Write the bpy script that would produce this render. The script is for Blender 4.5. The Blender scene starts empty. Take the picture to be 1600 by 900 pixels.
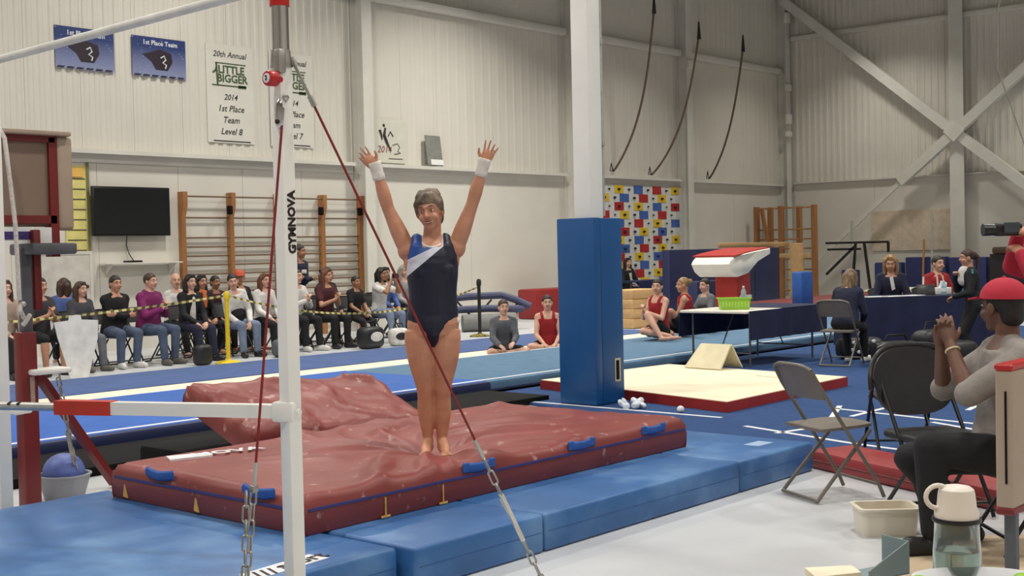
import bpy, bmesh, math, random
from mathutils import Matrix, Vector, Euler
random.seed(7)
scene = bpy.context.scene
COL = scene.collection
PI = math.pi

# ---------------------------------------------------------------- camera
az, pitch, roll = math.radians(41.3), math.radians(1.67), math.radians(1.28)
r0 = Vector((math.sin(az), -math.cos(az), 0)); f0 = Vector((math.cos(az), math.sin(az), 0)); u0 = Vector((0, 0, 1))
fw = f0 * math.cos(pitch) - u0 * math.sin(pitch)
uu = u0 * math.cos(pitch) + f0 * math.sin(pitch)
rr = r0 * math.cos(roll) - uu * math.sin(roll)
up = r0 * math.sin(roll) + uu * math.cos(roll)
cam_d = bpy.data.cameras.new('camera'); cam = bpy.data.objects.new('camera', cam_d); COL.objects.link(cam)
cam.matrix_world = Matrix(((rr.x, up.x, -fw.x, 0), (rr.y, up.y, -fw.y, 0), (rr.z, up.z, -fw.z, 1.55), (0, 0, 0, 1)))
cam_d.sensor_width = 36; cam_d.lens = 1967 / 1600 * 36; cam_d.clip_end = 200; cam_d.clip_start = .05
scene.camera = cam

# ---------------------------------------------------------------- world, lamps, exposure
w = bpy.data.worlds.new('world'); scene.world = w; w.use_nodes = True
w.node_tree.nodes['Background'].inputs[0].default_value = (.8, .85, .9, 1)
w.node_tree.nodes['Background'].inputs[1].default_value = .15
scene.view_settings.view_transform = 'Standard'; scene.view_settings.look = 'None'
scene.view_settings.gamma = 1; scene.view_settings.use_curve_mapping = False
scene.view_settings.exposure = 0.0
LAMP_E = 205
for lx in (0, 6.5, 13, 19.5, 26, 32):
    for ly in (-3, 3.5, 10, 15.6):
        ld = bpy.data.lights.new('high_bay_light', 'AREA'); ld.shape = 'DISK'; ld.size = .8
        ld.energy = LAMP_E * ({26: .55, 32: .46, 19.5: 1.5 if ly > 12 else .8, 13: 1.2 if ly > 12 else .95}.get(lx, .97)); ld.color = (1, .975, .885) if lx > 12 else (1, .95, .885); ld.spread = math.radians(112 if lx > 25 else (126 if lx > 18 else 155))
        lo = bpy.data.objects.new('high_bay_light', ld); COL.objects.link(lo); lo.location = (lx, ly, 8.7)
# ---------------------------------------------------------------- helpers
def lin(c):
    return tuple(((v / 255) / 12.92 if v / 255 <= .04045 else ((v / 255 + .055) / 1.055) ** 2.4) for v in c) + (1,)
MATS = {}
def pm(name, rgb, rough=.6, var=.06, scale=6, bump=0, bscale=40, metal=0, alpha=None, trans=0, emit=0, stretch=None, spec=.5):
    """procedural material: base colour with noise variation and optional fine relief"""
    if name in MATS: return MATS[name]
    m = bpy.data.materials.new(name); m.use_nodes = True; nt = m.node_tree; b = nt.nodes['Principled BSDF']
    c = lin(rgb)
    tc = nt.nodes.new('ShaderNodeTexCoord'); mp = nt.nodes.new('ShaderNodeMapping')
    if stretch: mp.inputs['Scale'].default_value = stretch
    nt.links.new(tc.outputs['Object'], mp.inputs[0])
    n = nt.nodes.new('ShaderNodeTexNoise'); n.inputs['Scale'].default_value = scale; n.inputs['Detail'].default_value = 5
    nt.links.new(mp.outputs[0], n.inputs['Vector'])
    r = nt.nodes.new('ShaderNodeValToRGB')
    lo = tuple(max(0, v * (1 - var * 2)) for v in c[:3]) + (1,); hi = tuple(min(1, v * (1 + var * 2)) for v in c[:3]) + (1,)
    r.color_ramp.elements[0].color = lo; r.color_ramp.elements[1].color = hi
    r.color_ramp.elements[0].position = .3; r.color_ramp.elements[1].position = .7
    nt.links.new(n.outputs['Fac'], r.inputs[0]); nt.links.new(r.outputs[0], b.inputs['Base Color'])
    b.inputs['Roughness'].default_value = rough; b.inputs['Metallic'].default_value = metal
    b.inputs['Specular IOR Level'].default_value = spec
    if trans: b.inputs['Transmission Weight'].default_value = trans; b.inputs['IOR'].default_value = 1.3
    if bump:
        n2 = nt.nodes.new('ShaderNodeTexNoise'); n2.inputs['Scale'].default_value = bscale; n2.inputs['Detail'].default_value = 4
        nt.links.new(mp.outputs[0], n2.inputs['Vector'])
        bp = nt.nodes.new('ShaderNodeBump'); bp.inputs['Strength'].default_value = bump; bp.inputs['Distance'].default_value = .01
        nt.links.new(n2.outputs['Fac'], bp.inputs['Height']); nt.links.new(bp.outputs[0], b.inputs['Normal'])
    MATS[name] = m
    return m
def specks(m, rgb, scale, lo, hi, amount=1.0, stretch=None):
    """overlay blotches / scuffs of another colour on a pm() material"""
    nt = m.node_tree; b = nt.nodes['Principled BSDF']; src = b.inputs['Base Color'].links[0].from_socket
    tc = nt.nodes.new('ShaderNodeTexCoord'); mp = nt.nodes.new('ShaderNodeMapping')
    if stretch: mp.inputs['Scale'].default_value = stretch
    nt.links.new(tc.outputs['Object'], mp.inputs[0])
    n = nt.nodes.new('ShaderNodeTexNoise'); n.inputs['Scale'].default_value = scale; n.inputs['Detail'].default_value = 6
    nt.links.new(mp.outputs[0], n.inputs['Vector'])
    r = nt.nodes.new('ShaderNodeValToRGB'); r.color_ramp.elements[0].position = lo; r.color_ramp.elements[1].position = hi
    r.color_ramp.elements[0].color = (0, 0, 0, 1); r.color_ramp.elements[1].color = (amount,) * 3 + (1,)
    nt.links.new(n.outputs['Fac'], r.inputs[0])
    mx = nt.nodes.new('ShaderNodeMix'); mx.data_type = 'RGBA'
    nt.links.new(r.outputs[0], mx.inputs['Factor']); nt.links.new(src, mx.inputs['A']); mx.inputs['B'].default_value = lin(rgb)
    nt.links.new(mx.outputs['Result'], b.inputs['Base Color'])
    return m

def V(*a): return Vector(a)
def frame(d, hint=None):
    d = Vector(d).normalized(); h = Vector(hint) if hint is not None else (V(0, 0, 1) if abs(d.z) < .95 else V(1, 0, 0))
    a = d.cross(h)
    if a.length < 1e-6: a = d.orthogonal()
    a.normalize(); return a, a.cross(d).normalized()

class MB:
    """collects shapes, builds ONE mesh object"""
    def __init__(s): s.v = []; s.f = []; s.mi = []
    def add(s, vs, fs, m=0):
        o = len(s.v); s.v += [Vector(q) for q in vs]; s.f += [tuple(i + o for i in q) for q in fs]; s.mi += [m] * len(fs); return s
    def box(s, c, size, rz=0, rot=None, m=0):
        M = rot if rot is not None else Matrix.Rotation(rz, 3, 'Z'); c = Vector(c); h = Vector(size) / 2
        vs = [c + M @ V(x * h.x, y * h.y, z * h.z) for x in (-1, 1) for y in (-1, 1) for z in (-1, 1)]
        return s.add(vs, [(0, 1, 3, 2), (4, 6, 7, 5), (0, 4, 5, 1), (2, 3, 7, 6), (0, 2, 6, 4), (1, 5, 7, 3)], m)
    def bb(s, lo, hi, m=0):
        lo = Vector(lo); hi = Vector(hi); return s.box((lo + hi) / 2, hi - lo, m=m)
    def rbox(s, c, size, r=.02, seg=2, rz=0, rot=None, m=0):
        bm = bmesh.new(); bmesh.ops.create_cube(bm, size=1)
        for v in bm.verts: v.co = V(v.co.x * size[0], v.co.y * size[1], v.co.z * size[2])
        bmesh.ops.bevel(bm, geom=bm.edges[:], offset=min(r, min(size) * .49), segments=seg, profile=.5, affect='EDGES')
        M = rot if rot is not None else Matrix.Rotation(rz, 3, 'Z'); c = Vector(c)
        bm.verts.index_update()
        s.add([c + M @ v.co for v in bm.verts], [[v.index for v in f.verts] for f in bm.faces], m); bm.free(); return s
    def beam(s, p0, p1, w, h, hint=None, m=0):
        p0 = Vector(p0); p1 = Vector(p1); a, b = frame(p1 - p0, hint)
        vs = [p + a * (w / 2 * i) + b * (h / 2 * j) for p in (p0, p1) for i, j in ((-1, -1), (1, -1), (1, 1), (-1, 1))]
        return s.add(vs, [(3, 2, 1, 0), (4, 5, 6, 7), (0, 1, 5, 4), (1, 2, 6, 5), (2, 3, 7, 6), (3, 0, 4, 7)], m)
    def cyl(s, p0, p1, ra, rb=None, seg=12, m=0):
        rb = ra if rb is None else rb; p0 = Vector(p0); p1 = Vector(p1); a, b = frame(p1 - p0)
        vs = []
        for p, r in ((p0, ra), (p1, rb)):
            vs += [p + a * (math.cos(2 * PI * k / seg) * r) + b * (math.sin(2 * PI * k / seg) * r) for k in range(seg)]
        fs = [(k, (k + 1) % seg, seg + (k + 1) % seg, seg + k) for k in range(seg)]
        return s.add(vs, fs + [tuple(range(seg - 1, -1, -1)), tuple(range(seg, 2 * seg))], m)
    def rings(s, rings, closed=False, cap=True, m=0):
        n = len(rings[0]); vs = [q for r in rings for q in r]; fs = []
        k = len(rings)
        for i in range(k if closed else k - 1):
            j = (i + 1) % k
            fs += [(i * n + t, i * n + (t + 1) % n, j * n + (t + 1) % n, j * n + t) for t in range(n)]
        if cap and not closed: fs += [tuple(range(n - 1, -1, -1)), tuple(range((k - 1) * n, k * n))]
        return s.add(vs, fs, m)
    def tube(s, pts, r, seg=8, closed=False, m=0):
        pts = [Vector(p) for p in pts]; n = len(pts); R = r if isinstance(r, (list, tuple)) else [r] * n
        out = []; a = None
        for i, p in enumerate(pts):
            if closed: t = pts[(i + 1) % n] - pts[i - 1]
            else: t = pts[min(i + 1, n - 1)] - pts[max(i - 1, 0)]
            t.normalize()
            if a is None: a, b = frame(t)
            else:
                a = (a - t * a.dot(t)).normalized(); b = t.cross(a) * -1
            b = a.cross(t)
            out.append([p + a * (math.cos(2 * PI * k / seg) * R[i]) + b * (math.sin(2 * PI * k / seg) * R[i]) for k in range(seg)])
        return s.rings(out, closed, True, m)
    def cap(s, p0, p1, ra, rb, seg=10, m=0):
        p0 = Vector(p0); p1 = Vector(p1); d = p1 - p0
        if d.length < 1e-5: d = V(0, 0, 1e-4)
        a, b = frame(d); d = d.normalized(); rg = []
        for ang in (-80, -45, -10): 
            t = math.radians(ang); rg.append((p0 + d * math.sin(t) * ra, ra * math.cos(t)))
        for ang in (10, 45, 80):
            t = math.radians(ang); rg.append((p1 + d * math.sin(t) * rb, rb * math.cos(t)))
        return s.rings([[c + a * (math.cos(2 * PI * k / seg) * r) + b * (math.sin(2 * PI * k / seg) * r) for k in range(seg)] for c, r in rg], m=m)
    def ell(s, c, r, M=None, seg=14, nr=9, m=0):
        c = Vector(c); M = M or Matrix.Identity(3); rg = []
        for i in range(nr):
            t = -PI / 2 + PI * (i + .35) / (nr - .3); z = math.sin(t); q = math.cos(t)
            rg.append([c + M @ V(r[0] * q * math.cos(2 * PI * k / seg), r[1] * q * math.sin(2 * PI * k / seg), r[2] * z) for k in range(seg)])
        return s.rings(rg, m=m)
    def lathe(s, c, prof, seg=20, m=0, sx=1, sy=1):
        c = Vector(c)
        return s.rings([[c + V(r * math.cos(2 * PI * k / seg) * sx, r * math.sin(2 * PI * k / seg) * sy, z) for k in range(seg)] for r, z in prof], m=m)
    def prism(s, poly, d, m=0):
        d = Vector(d); poly = [Vector(q) for q in poly]; n = len(poly)
        return s.add(poly + [q + d for q in poly], [tuple(range(n - 1, -1, -1)), tuple(range(n, 2 * n))] + [(i, (i + 1) % n, n + (i + 1) % n, n + i) for i in range(n)], m)
    def build(s, name, mat, parent=None, smooth=True, fix=True, angle=35):
        inv = parent['_m'].inverted() if isinstance(parent, dict) else None
        me = bpy.data.meshes.new(name)
        me.from_pydata([tuple(inv @ q) if inv else tuple(q) for q in s.v], [], s.f)
        if fix:
            bm = bmesh.new(); bm.from_mesh(me); bmesh.ops.recalc_face_normals(bm, faces=bm.faces[:]); bm.to_mesh(me); bm.free()
        for mm in (mat if isinstance(mat, (list, tuple)) else [mat]): me.materials.append(mm)
        if len(me.polygons) == len(s.mi): me.polygons.foreach_set('material_index', s.mi)
        if smooth:
            me.polygons.foreach_set('use_smooth', [True] * len(me.polygons)); me.set_sharp_from_angle(angle=math.radians(angle))
        o = bpy.data.objects.new(name, me); COL.objects.link(o)
        if isinstance(parent, dict): o.parent = parent['o']
        elif parent is not None: o.parent = parent
        return o
def tag(o, label, cat, group=None):
    o['label'] = label; o['category'] = cat
    if group: o['group'] = group
    return o
def struct(o, label=None):
    o['kind'] = 'structure'
    if label: o['label'] = label
    return o
def thing(name, label, cat, loc=(0, 0, 0), rz=0, group=None, scale=1):
    o = bpy.data.objects.new(name, None); COL.objects.link(o); o.empty_display_size = .1
    o.location = loc; o.rotation_euler = (0, 0, rz); o.scale = (scale,) * 3
    tag(o, label, cat, group)
    return {'o': o, '_m': Matrix.Translation(loc) @ Matrix.Rotation(rz, 4, 'Z') @ Matrix.Scale(scale, 4)}
def local(t):       # same thing, but builds coordinates given in the thing's own frame
    return {'o': t['o'], '_m': Matrix.Identity(4)}
def sub(o, t):      # builds a sub-part in the frame of thing t under part o
    return {'o': o, '_m': t['_m']}
def inst(src, name, parent, M):      # shares mesh data; M in parent's space
    o = bpy.data.objects.new(name, src.data); COL.objects.link(o); o.parent = parent; o.matrix_local = M
    return o
def dup(t, loc, rz=None, label=None, group=None):
    src = t['o']; r = src.copy(); COL.objects.link(r); r.location = loc
    if rz is not None: r.rotation_euler = (0, 0, rz)
    if label: r['label'] = label
    if group: r['group'] = group
    for ch in src.children:
        c = ch.copy(); COL.objects.link(c); c.parent = r
        for g in ch.children:
            d = g.copy(); COL.objects.link(d); d.parent = c
    return {'o': r, '_m': Matrix.Translation(loc) @ Matrix.Rotation(r.rotation_euler.z, 4, 'Z')}
def text(body, size, org, xdir, ydir, mat, parent, name='lettering', align='CENTER', shear=0, ext=.0015, off=0, sx=1):
    """flat lettering as a thin mesh: org = anchor, xdir = reading direction, ydir = up of the letters"""
    cu = bpy.data.curves.new(name, 'FONT'); cu.body = body; cu.size = size; cu.align_x = align; cu.align_y = 'CENTER'
    cu.extrude = ext; cu.resolution_u = 2; cu.shear = shear; cu.offset = off; cu.space_line = .8
    to = bpy.data.objects.new('tmp', cu); COL.objects.link(to)
    me = bpy.data.meshes.new_from_object(to.evaluated_get(bpy.context.evaluated_depsgraph_get()))
    bpy.data.objects.remove(to); bpy.data.curves.remove(cu)
    x = Vector(xdir).normalized(); y = Vector(ydir).normalized(); z = x.cross(y)
    M = Matrix(((x.x, y.x, z.x, org[0]), (x.y, y.y, z.y, org[1]), (x.z, y.z, z.z, org[2]), (0, 0, 0, 1))) @ Matrix.Diagonal((sx, 1, 1, 1))
    if isinstance(parent, dict): M = parent['_m'].inverted() @ M
    me.transform(M); me.materials.clear(); me.materials.append(mat)
    o = bpy.data.objects.new(name, me); COL.objects.link(o)
    o.parent = parent['o'] if isinstance(parent, dict) else parent
    return o
# ---------------------------------------------------------------- setting
m_wall = pm('painted_wall', (214, 209, 199), .75, .02, 1.2)
m_liner = pm('white_liner_steel', (216, 211, 200), .5, .02, .8)
m_steel = pm('white_painted_steel', (214, 211, 202), .45, .03, 2)
m_ceil = pm('ceiling_steel', (150, 146, 138), .7, .04, 1)
m_floor = specks(pm('sealed_concrete', (204, 207, 210), .34, .04, .7, .04, 60), (182, 184, 188), .9, .45, .72, .8)
XW, YW = 34.7, 19.3
fl = struct(MB().bb((-8, -8, -.2), (35, 19.6, 0)).build('floor', m_floor), 'pale grey sealed concrete floor')
struct(MB().bb((-8, -8, 9.5), (35, 19.6, 9.7)).build('ceiling', m_ceil))
wb = struct(MB().bb((-8, YW, 0), (35, YW + .3, 9.5)).build('wall_back', m_wall), 'long white gymnasium wall with steel liner')
we = struct(MB().bb((XW, -8, 0), (XW + .3, YW, 9.5)).build('wall_right', m_wall), 'white end wall with ribbed liner and cross bracing')
struct(MB().bb((-8.3, -8, 0), (-8, 19.6, 9.5)).build('wall_left', m_wall))
struct(MB().bb((-8, -8.3, 0), (35, -8, 9.5)).build('wall_front', m_wall))

def liner(axis, a0, a1, base, z0, z1, period, depth, top, parent):
    """one ribbed panel, prism of a trapezoid profile; axis 0 = along X on the back wall, 1 = along Y on the end wall"""
    n = max(1, round((a1 - a0) / period)); per = (a1 - a0 - .012) / n; prof = [(a0, 0), (a0, depth * .4)]
    for k in range(n):
        s0 = a0 + .006 + k * per
        prof += [(s0 + per * .05, depth * .4), (s0 + per * (.5 - top / 2) - .012, depth * .4), (s0 + per * (.5 - top / 2) + .012, depth),
                 (s0 + per * (.5 + top / 2) - .012, depth), (s0 + per * (.5 + top / 2) + .012, depth * .4)]
    prof += [(a1 - .006, depth * .4), (a1 - .006, 0)]
    mb = MB(); lo = []; hi = []
    for a, d in prof:
        p = (a, base - d) if axis == 0 else (base - d, a)
        lo.append(V(p[0], p[1], z0)); hi.append(V(p[0], p[1], z1))
    k = len(lo); mb.add(lo + hi, [(i, i + 1, k + i + 1, k + i) for i in range(k - 1)])
    return mb.build('liner_panel', m_liner, parent, smooth=False)
x = 7.2
while x < 17.1:
    liner(0, x, min(x + .99, 17.15), YW, 3.42, 9.5, .2, .03, .45, wb); x += .99
for x0, x1, w_ in ((17.45, 23.95, 1.08), (24.3, 28.9, 1.15), (29.2, 34.5, 1.06)):
    n = round((x1 - x0) / w_); ww = (x1 - x0) / n
    for k in range(n): liner(0, x0 + k * ww, x0 + (k + 1) * ww, YW, 3.42, 9.5, .27, .012, .3, wb)
y = 18.9
for k in range(14):
    liner(1, y - 1.0, y, XW, 3.45, 9.5, .2, .028, .45, we); y -= 1.0
# lower smooth wall boards, each with its own joint
xb = [7.2, 8.6, 9.85, 11.4, 13.0, 14.4, 15.8, 17.15]
for a, b in zip(xb[:-1], xb[1:]): MB().bb((a + .004, YW - .012, 0), (b - .004, YW, 3.3)).build('wall_board', m_wall, wb, smooth=False)
for a, b in ((17.45, 20.6), (20.6, 23.95), (29.2, 31.8), (31.8, 34.5)): MB().bb((a + .004, YW - .012, 0), (b - .004, YW, 3.3)).build('wall_board', m_wall, wb, smooth=False)
for a, b in ((13.8, 16.3), (16.3, 18.9), (11.2, 13.6), (8.6, 11.2), (6, 8.6)): MB().bb((XW - .012, a + .004, 0), (XW, b - .004, 3.38)).build('wall_board', m_wall, we, smooth=False)

def trim(n, mb, mat=None): return struct(mb.build('trim_%d' % n, mat or m_steel))
tn = 1
for x0, x1 in ((6.5, 17.12), (17.48, 23.92), (24.28, 28.9), (29.2, 34.5)):           # ledge girts of the long wall
    mb = MB(); mb.bb((x0, YW - .2, 3.385), (x1, YW, 3.41)); mb.bb((x0, YW - .2, 3.34), (x1, YW - .185, 3.41)); mb.bb((x0, YW - .05, 3.2), (x1, YW - .012, 3.385))
    trim(tn, mb); tn += 1
for x0, x1 in ((6.5, 17.12), (17.48, 23.92), (24.28, 28.9), (29.2, 34.5)):           # upper girts
    trim(tn, MB().rbox(((x0 + x1) / 2, YW - .13, 6.82), (x1 - x0, .2, .17), .03)); tn += 1
for xc in (17.3, 24.1, 29.05, 34.48):                                                   # steel wall columns, H section
    mb = MB(); mb.bb((xc - .13, YW - .36, 0), (xc + .13, YW - .335, 9.5)); mb.bb((xc - .012, YW - .335, 0), (xc + .012, YW - .03, 9.5)); mb.bb((xc - .13, YW - .03, 0), (xc + .13, YW - .005, 9.5))
    trim(tn, mb); tn += 1
mb = MB(); mb.bb((XW - .12, 5, 3.4), (XW, 18.9, 3.44)); trim(tn, mb); tn += 1
mb = MB(); mb.rbox((XW - .1, 11.9, 7.8), (.18, 14, .14), .02); trim(tn, mb); tn += 1
mb = MB(); mb.bb((XW - .33, 13.53, 0), (XW - .3, 13.93, 9.5)); mb.bb((XW - .3, 13.72, 0), (XW - .05, 13.75, 9.5)); trim(tn, mb); tn += 1
mb = MB(); mb.beam((XW - .36, 19.0, 8.95), (XW - .36, 13.74, 4.56), .27, .2, (1, 0, 0)); mb.beam((XW - .36, 13.74, 4.56), (XW - .36, 9.3, .95), .27, .2, (1, 0, 0))
trim(tn, mb); tn += 1
mb = MB(); mb.beam((XW - .38, 15.35, 3.27), (XW - .38, 8.4, 8.9), .27, .2, (1, 0, 0)); mb.beam((XW - .38, 18.1, .98), (XW - .38, 15.35, 3.27), .12, .07, (1, 0, 0)); trim(tn, mb); tn += 1
mb = MB(); mb.rbox((XW - .5, 13.74, 4.58), (.05, .42, .42), .01, 1, rot=Matrix.Rotation(PI / 4, 3, 'X')); trim(tn, mb); tn += 1     # gusset plate
# column brackets and pipes on the corner column
m_dkbox = pm('dark_bracket', (70, 66, 60), .5)
for zc, s_ in ((6.3, .2), (5.35, .3), (4.9, .16), (8.4, .3)):
    mb = MB(); mb.rbox((34.3, 18.85, zc), (.26, .12, s_), .02); trim(tn, mb); tn += 1
mb = MB(); mb.rbox((29.05, 18.88, 6.5), (.3, .1, .22), .02); trim(tn, mb); tn += 1
# plain door behind the audience
d1 = struct(MB().bb((10.25, YW - .05, 0), (11.2, YW - .012, 1.66)).build('door_1', pm('door_grey_white', (203, 199, 192), .5)))
MB().cyl((11.12, YW - .1, 1.12), (11.12, YW - .05, 1.12), .03).build('door_handle', pm('door_knob_dark', (90, 82, 74), .4, metal=.6), d1)
mb = MB(); mb.bb((10.2, YW - .06, 1.66), (11.25, YW - .012, 1.71)); mb.bb((10.2, YW - .06, 0), (10.25, YW - .012, 1.66)); mb.bb((11.2, YW - .06, 0), (11.25, YW - .012, 1.66)); mb.build('door_frame', m_steel, d1)

# ---------------------------------------------------------------- floor coverings
m_blue = specks(pm('blue_vinyl', (50, 100, 158), .42, .08, 2.2, .06, 30), (116, 156, 196), 2.3, .5, .78, .75)
m_blue_side = specks(pm('blue_vinyl_side', (34, 80, 140), .45, .07, 3, .08, 25), (74, 116, 178), 3, .52, .8, .5)
m_carpet = pm('royal_blue_carpet', (34, 68, 118), .95, .08, 14, .25, 300)
m_track = pm('pale_blue_track_carpet', (88, 120, 148), .92, .05, 6, .2, 250)
m_trackblue = pm('royal_blue_track_mat', (44, 94, 176), .75, .05, 4)
m_trackside = pm('navy_track_side', (28, 38, 82), .6, .05)
m_border = pm('slate_blue_carpet', (72, 94, 142), .9, .06, 5, .2, 200)
m_cream = pm('cream_birch_boards', (236, 226, 206), .55, .04, 2, stretch=(1, 6, 1))
m_white = pm('white_tape', (226, 228, 232), .6, .02)
m_black = pm('matt_black', (9, 9, 11), .8, .1, 5, spec=.2)
o = tag(MB().rbox((12.4, 13.95, .025), (13.2, 1.75, .05), .015).build('carpet_runner', m_border), 'long slate blue carpet runner at the feet of the seated spectators', 'carpet')
t = thing('birch_walkway', 'cream birch board strip between the blue runner and the tumbling track', 'walkway', (12, 12.3, 0))
for k in range(7): MB().rbox((2.0 + k * 2.44 + 1.22, 12.38, .02), (2.43, 1.34, .04), .006, 1).build('board', m_cream, t)
t = thing('tumbling_track', 'long pale blue tumbling track edged with a white line', 'tumbling track', (18, 10.4, 0))
MB().rbox((21.5, 10.4, .1), (22.9, 2.42, .1), .03).build('top_carpet', m_track, t)
MB().bb((10.06, 9.3, .0), (32.9, 11.55, .06)).build('frame', m_black, t)
MB().rbox((21.5, 9.24, .085), (22.9, .08, .11), .03).build('edge_padding', m_trackside, t)
MB().bb((10.06, 9.29, .149), (32.9, 9.34, .153)).build('edge_line', m_white, t)
MB().bb((10.06, 11.5, .149), (32.9, 11.54, .153)).build('edge_line', m_white, t)
t = thing('tumbling_mat', 'royal blue tumbling mat with white lines at the end of the pale track', 'mat', (6, 10.4, 0))
MB().rbox((6.35, 10.42, .107), (7.4, 2.4, .095), .02).build('mat_body', m_trackblue, t)
MB().bb((2.7, 9.25, 0), (10.03, 11.55, .07)).build('frame', m_black, t)
MB().rbox((6.35, 9.19, .085), (7.4, .08, .13), .03).build('edge_padding', m_trackside, t)
for y_ in (9.28, 11.56): MB().bb((2.7, y_ - .03, .154), (10.03, y_ + .03, .1575)).build('edge_line', m_white, t)
MB().bb((6.5, 9.97, .154), (10.03, 9.99, .156)).build('fold_seam', pm('seam_blue', (84, 122, 200), .7), t)
tag(MB().rbox((6.3, 8.66, .035), (7.2, .88, .07), .01).build('black_strip', m_black), 'black strip in front of the royal blue tumbling mat', 'mat')  # flat black strip along the floor before the tumbling mat
o = tag(MB().prism([V(a, b, 0) for a, b in ((7.9, 4.35), (7.9, 6.95), (9.3, 7.25), (9.84, 9.12), (22.8, 9.12), (22.8, 1.2), (7.5, 1.2), (7.72, 2.2), (8.28, 3.75), (8.28, 4.2))], (0, 0, .025)).build('floor_carpet', m_carpet), 'royal blue carpet floor with white marking lines around the padded pillar', 'carpet')
o.location = (0, 0, 0)
def line(p, q, w_=.05, z=.0265):
    mb = MB(); mb.beam((p[0], p[1], z), (q[0], q[1], z), w_, .003); return mb.build('marking_line', m_white, o)
for p, q in (((9.62, 6.0), (9.66, 9.1)), ((9.27, 5.55), (8.9, 4.42)), ((8.9, 4.42), (8.5, 2.6)), ((9.6, 5.0), (9.05, 5.13)), ((10.28, 5.08), (11.3, 5.08)), ((9.4, 4.9), (10.9, 5.5)), ((10.71, 5.48), (10.3, 3.6)),
             ((10.3, 4.35), (9.7, 3.2)), ((12.35, 5.26), (13.2, 5.18)), ((11.2, 4.4), (12.2, 4.55)), ((13.0, 6.0), (13.0, 4.4))):
    line(p, q)
# ---------------------------------------------------------------- uneven bars in front of the landing mats
from mathutils import noise
m_post = pm('white_enamel', (238, 237, 231), .3, .02, 3)
m_fib = pm('chalky_bar', (214, 212, 206), .55, .05, 8)
m_chrome = pm('chrome', (200, 200, 200), .18, .03, 5, metal=1)
m_zinc = pm('zinc_steel', (168, 166, 160), .4, .08, 20, metal=.85)
m_galv = pm('galvanised_pipe', (186, 186, 182), .4, .06, 12, metal=.5)
m_redpl = pm('red_enamel', (176, 28, 24), .35, .04)
m_redor = pm('red_orange_sleeve', (192, 50, 32), .45, .05)
m_cable = pm('red_cable_sheath', (122, 24, 26), .45, .06, 30)
m_ink = pm('black_print', (34, 16, 18), .6)
bars = thing('uneven_bars', 'white gymnastic uneven bars with red cables and a tall lettered upright', 'uneven bars', (3.31, 4.15, 0))
MB().rbox((3.31, 4.15, 1.18), (.068, .068, 2.36), .01).build('upright', m_post, bars)
MB().rbox((3.31, 4.06, .006), (.26, .2, .012), .004, 1).build('base_plate', m_zinc, bars)
MB().rbox((3.40, 6.83, 1.25), (.075, .075, 2.5), .01).build('upright', m_post, bars)
MB().cyl((3.31, 4.15, 2.34), (3.31, 4.15, 2.62), .036, seg=24).build('telescopic_tube', m_chrome, bars)
MB().cyl((3.4, 6.83, 2.48), (3.4, 6.83, 2.62), .036, seg=24).build('telescopic_tube', m_chrome, bars)
MB().cyl((3.31, 4.15, 2.58), (3.31, 4.15, 2.74), .041, seg=24).build('bar_clamp', m_redpl, bars)
MB().cyl((3.4, 6.83, 2.58), (3.4, 6.83, 2.74), .041, seg=24).build('bar_clamp', m_redpl, bars)
MB().cyl((3.31, 4.15, 2.67), (3.4, 6.83, 2.67), .021, seg=20).build('high_bar', m_fib, bars)
mb = MB(); mb.cyl((3.31, 4.15, 2.33), (3.31, 4.15, 2.4), .045, .04, 20); mb.rbox((3.28, 4.12, 2.35), (.04, .04, .1), .01); mb.build('collar', m_zinc, bars)
k_ = MB().lathe((0, 0, 0), [(.012, 0), (.012, .025), (.03, .027), (.032, .032), (.032, .068), (.028, .075), (.02, .074)], 20); R90 = Matrix.Rotation(-PI / 2, 3, 'Y')
k_.v = [R90 @ q + V(3.285, 4.12, 2.275) for q in k_.v]; kn = k_.build('clamp_knob', m_redpl, bars)
dk = MB().cyl((3.212, 4.12, 2.275), (3.208, 4.12, 2.275), .02, seg=16).build('knob_disc', m_white, sub(kn, bars))
text('2', .03, (3.206, 4.12, 2.275), (0, -1, 0), (0, 0, 1), m_ink, sub(kn, bars), 'numeral')
MB().ell((3.262, 4.11, 2.13), (.012, .03, .062)).build('lock_lever', m_chrome, bars)
MB().cyl((3.255, 4.11, 2.1), (3.245, 4.11, 2.1), .009).build('pin', m_ink, bars)
text('GYMNOVA', .052, (3.317, 4.1145, 1.69), (0, 0, 1), (-1, 0, 0), m_ink, bars, 'lettering', off=.0022, sx=1.0)
# spreader: square tube, red sleeve, inner pipe
zs = .905
mb = MB(); mb.beam((3.285, 4.2, zs), (2.962, 4.929, zs), .055, .055); mb.build('spreader_tube', m_post, bars)
mb = MB(); mb.rbox((3.30, 4.165, zs), (.085, .1, .085), .012, rz=math.radians(24)); mb.cyl((3.31, 4.1, zs), (3.31, 4.09, zs), .012); mb.build('spreader_bracket', m_post, bars)
mb = MB(); mb.beam((2.962, 4.929, zs), (2.844, 5.193, zs), .06, .062); mb.build('spreader_sleeve', m_redor, bars)
mb = MB(); mb.cyl((2.85, 5.18, zs), (2.53, 5.9, zs), .019, seg=16); mb.build('inner_pipe', m_galv, bars)
for q in (.2, .25): MB().cyl((2.844 - .408 * q, 5.19 + .913 * q, zs + .02), (2.844 - .408 * q - .02, 5.19 + .913 * q - .01, zs + .012), .005).build('adjusting_hole', m_ink, bars)
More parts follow.
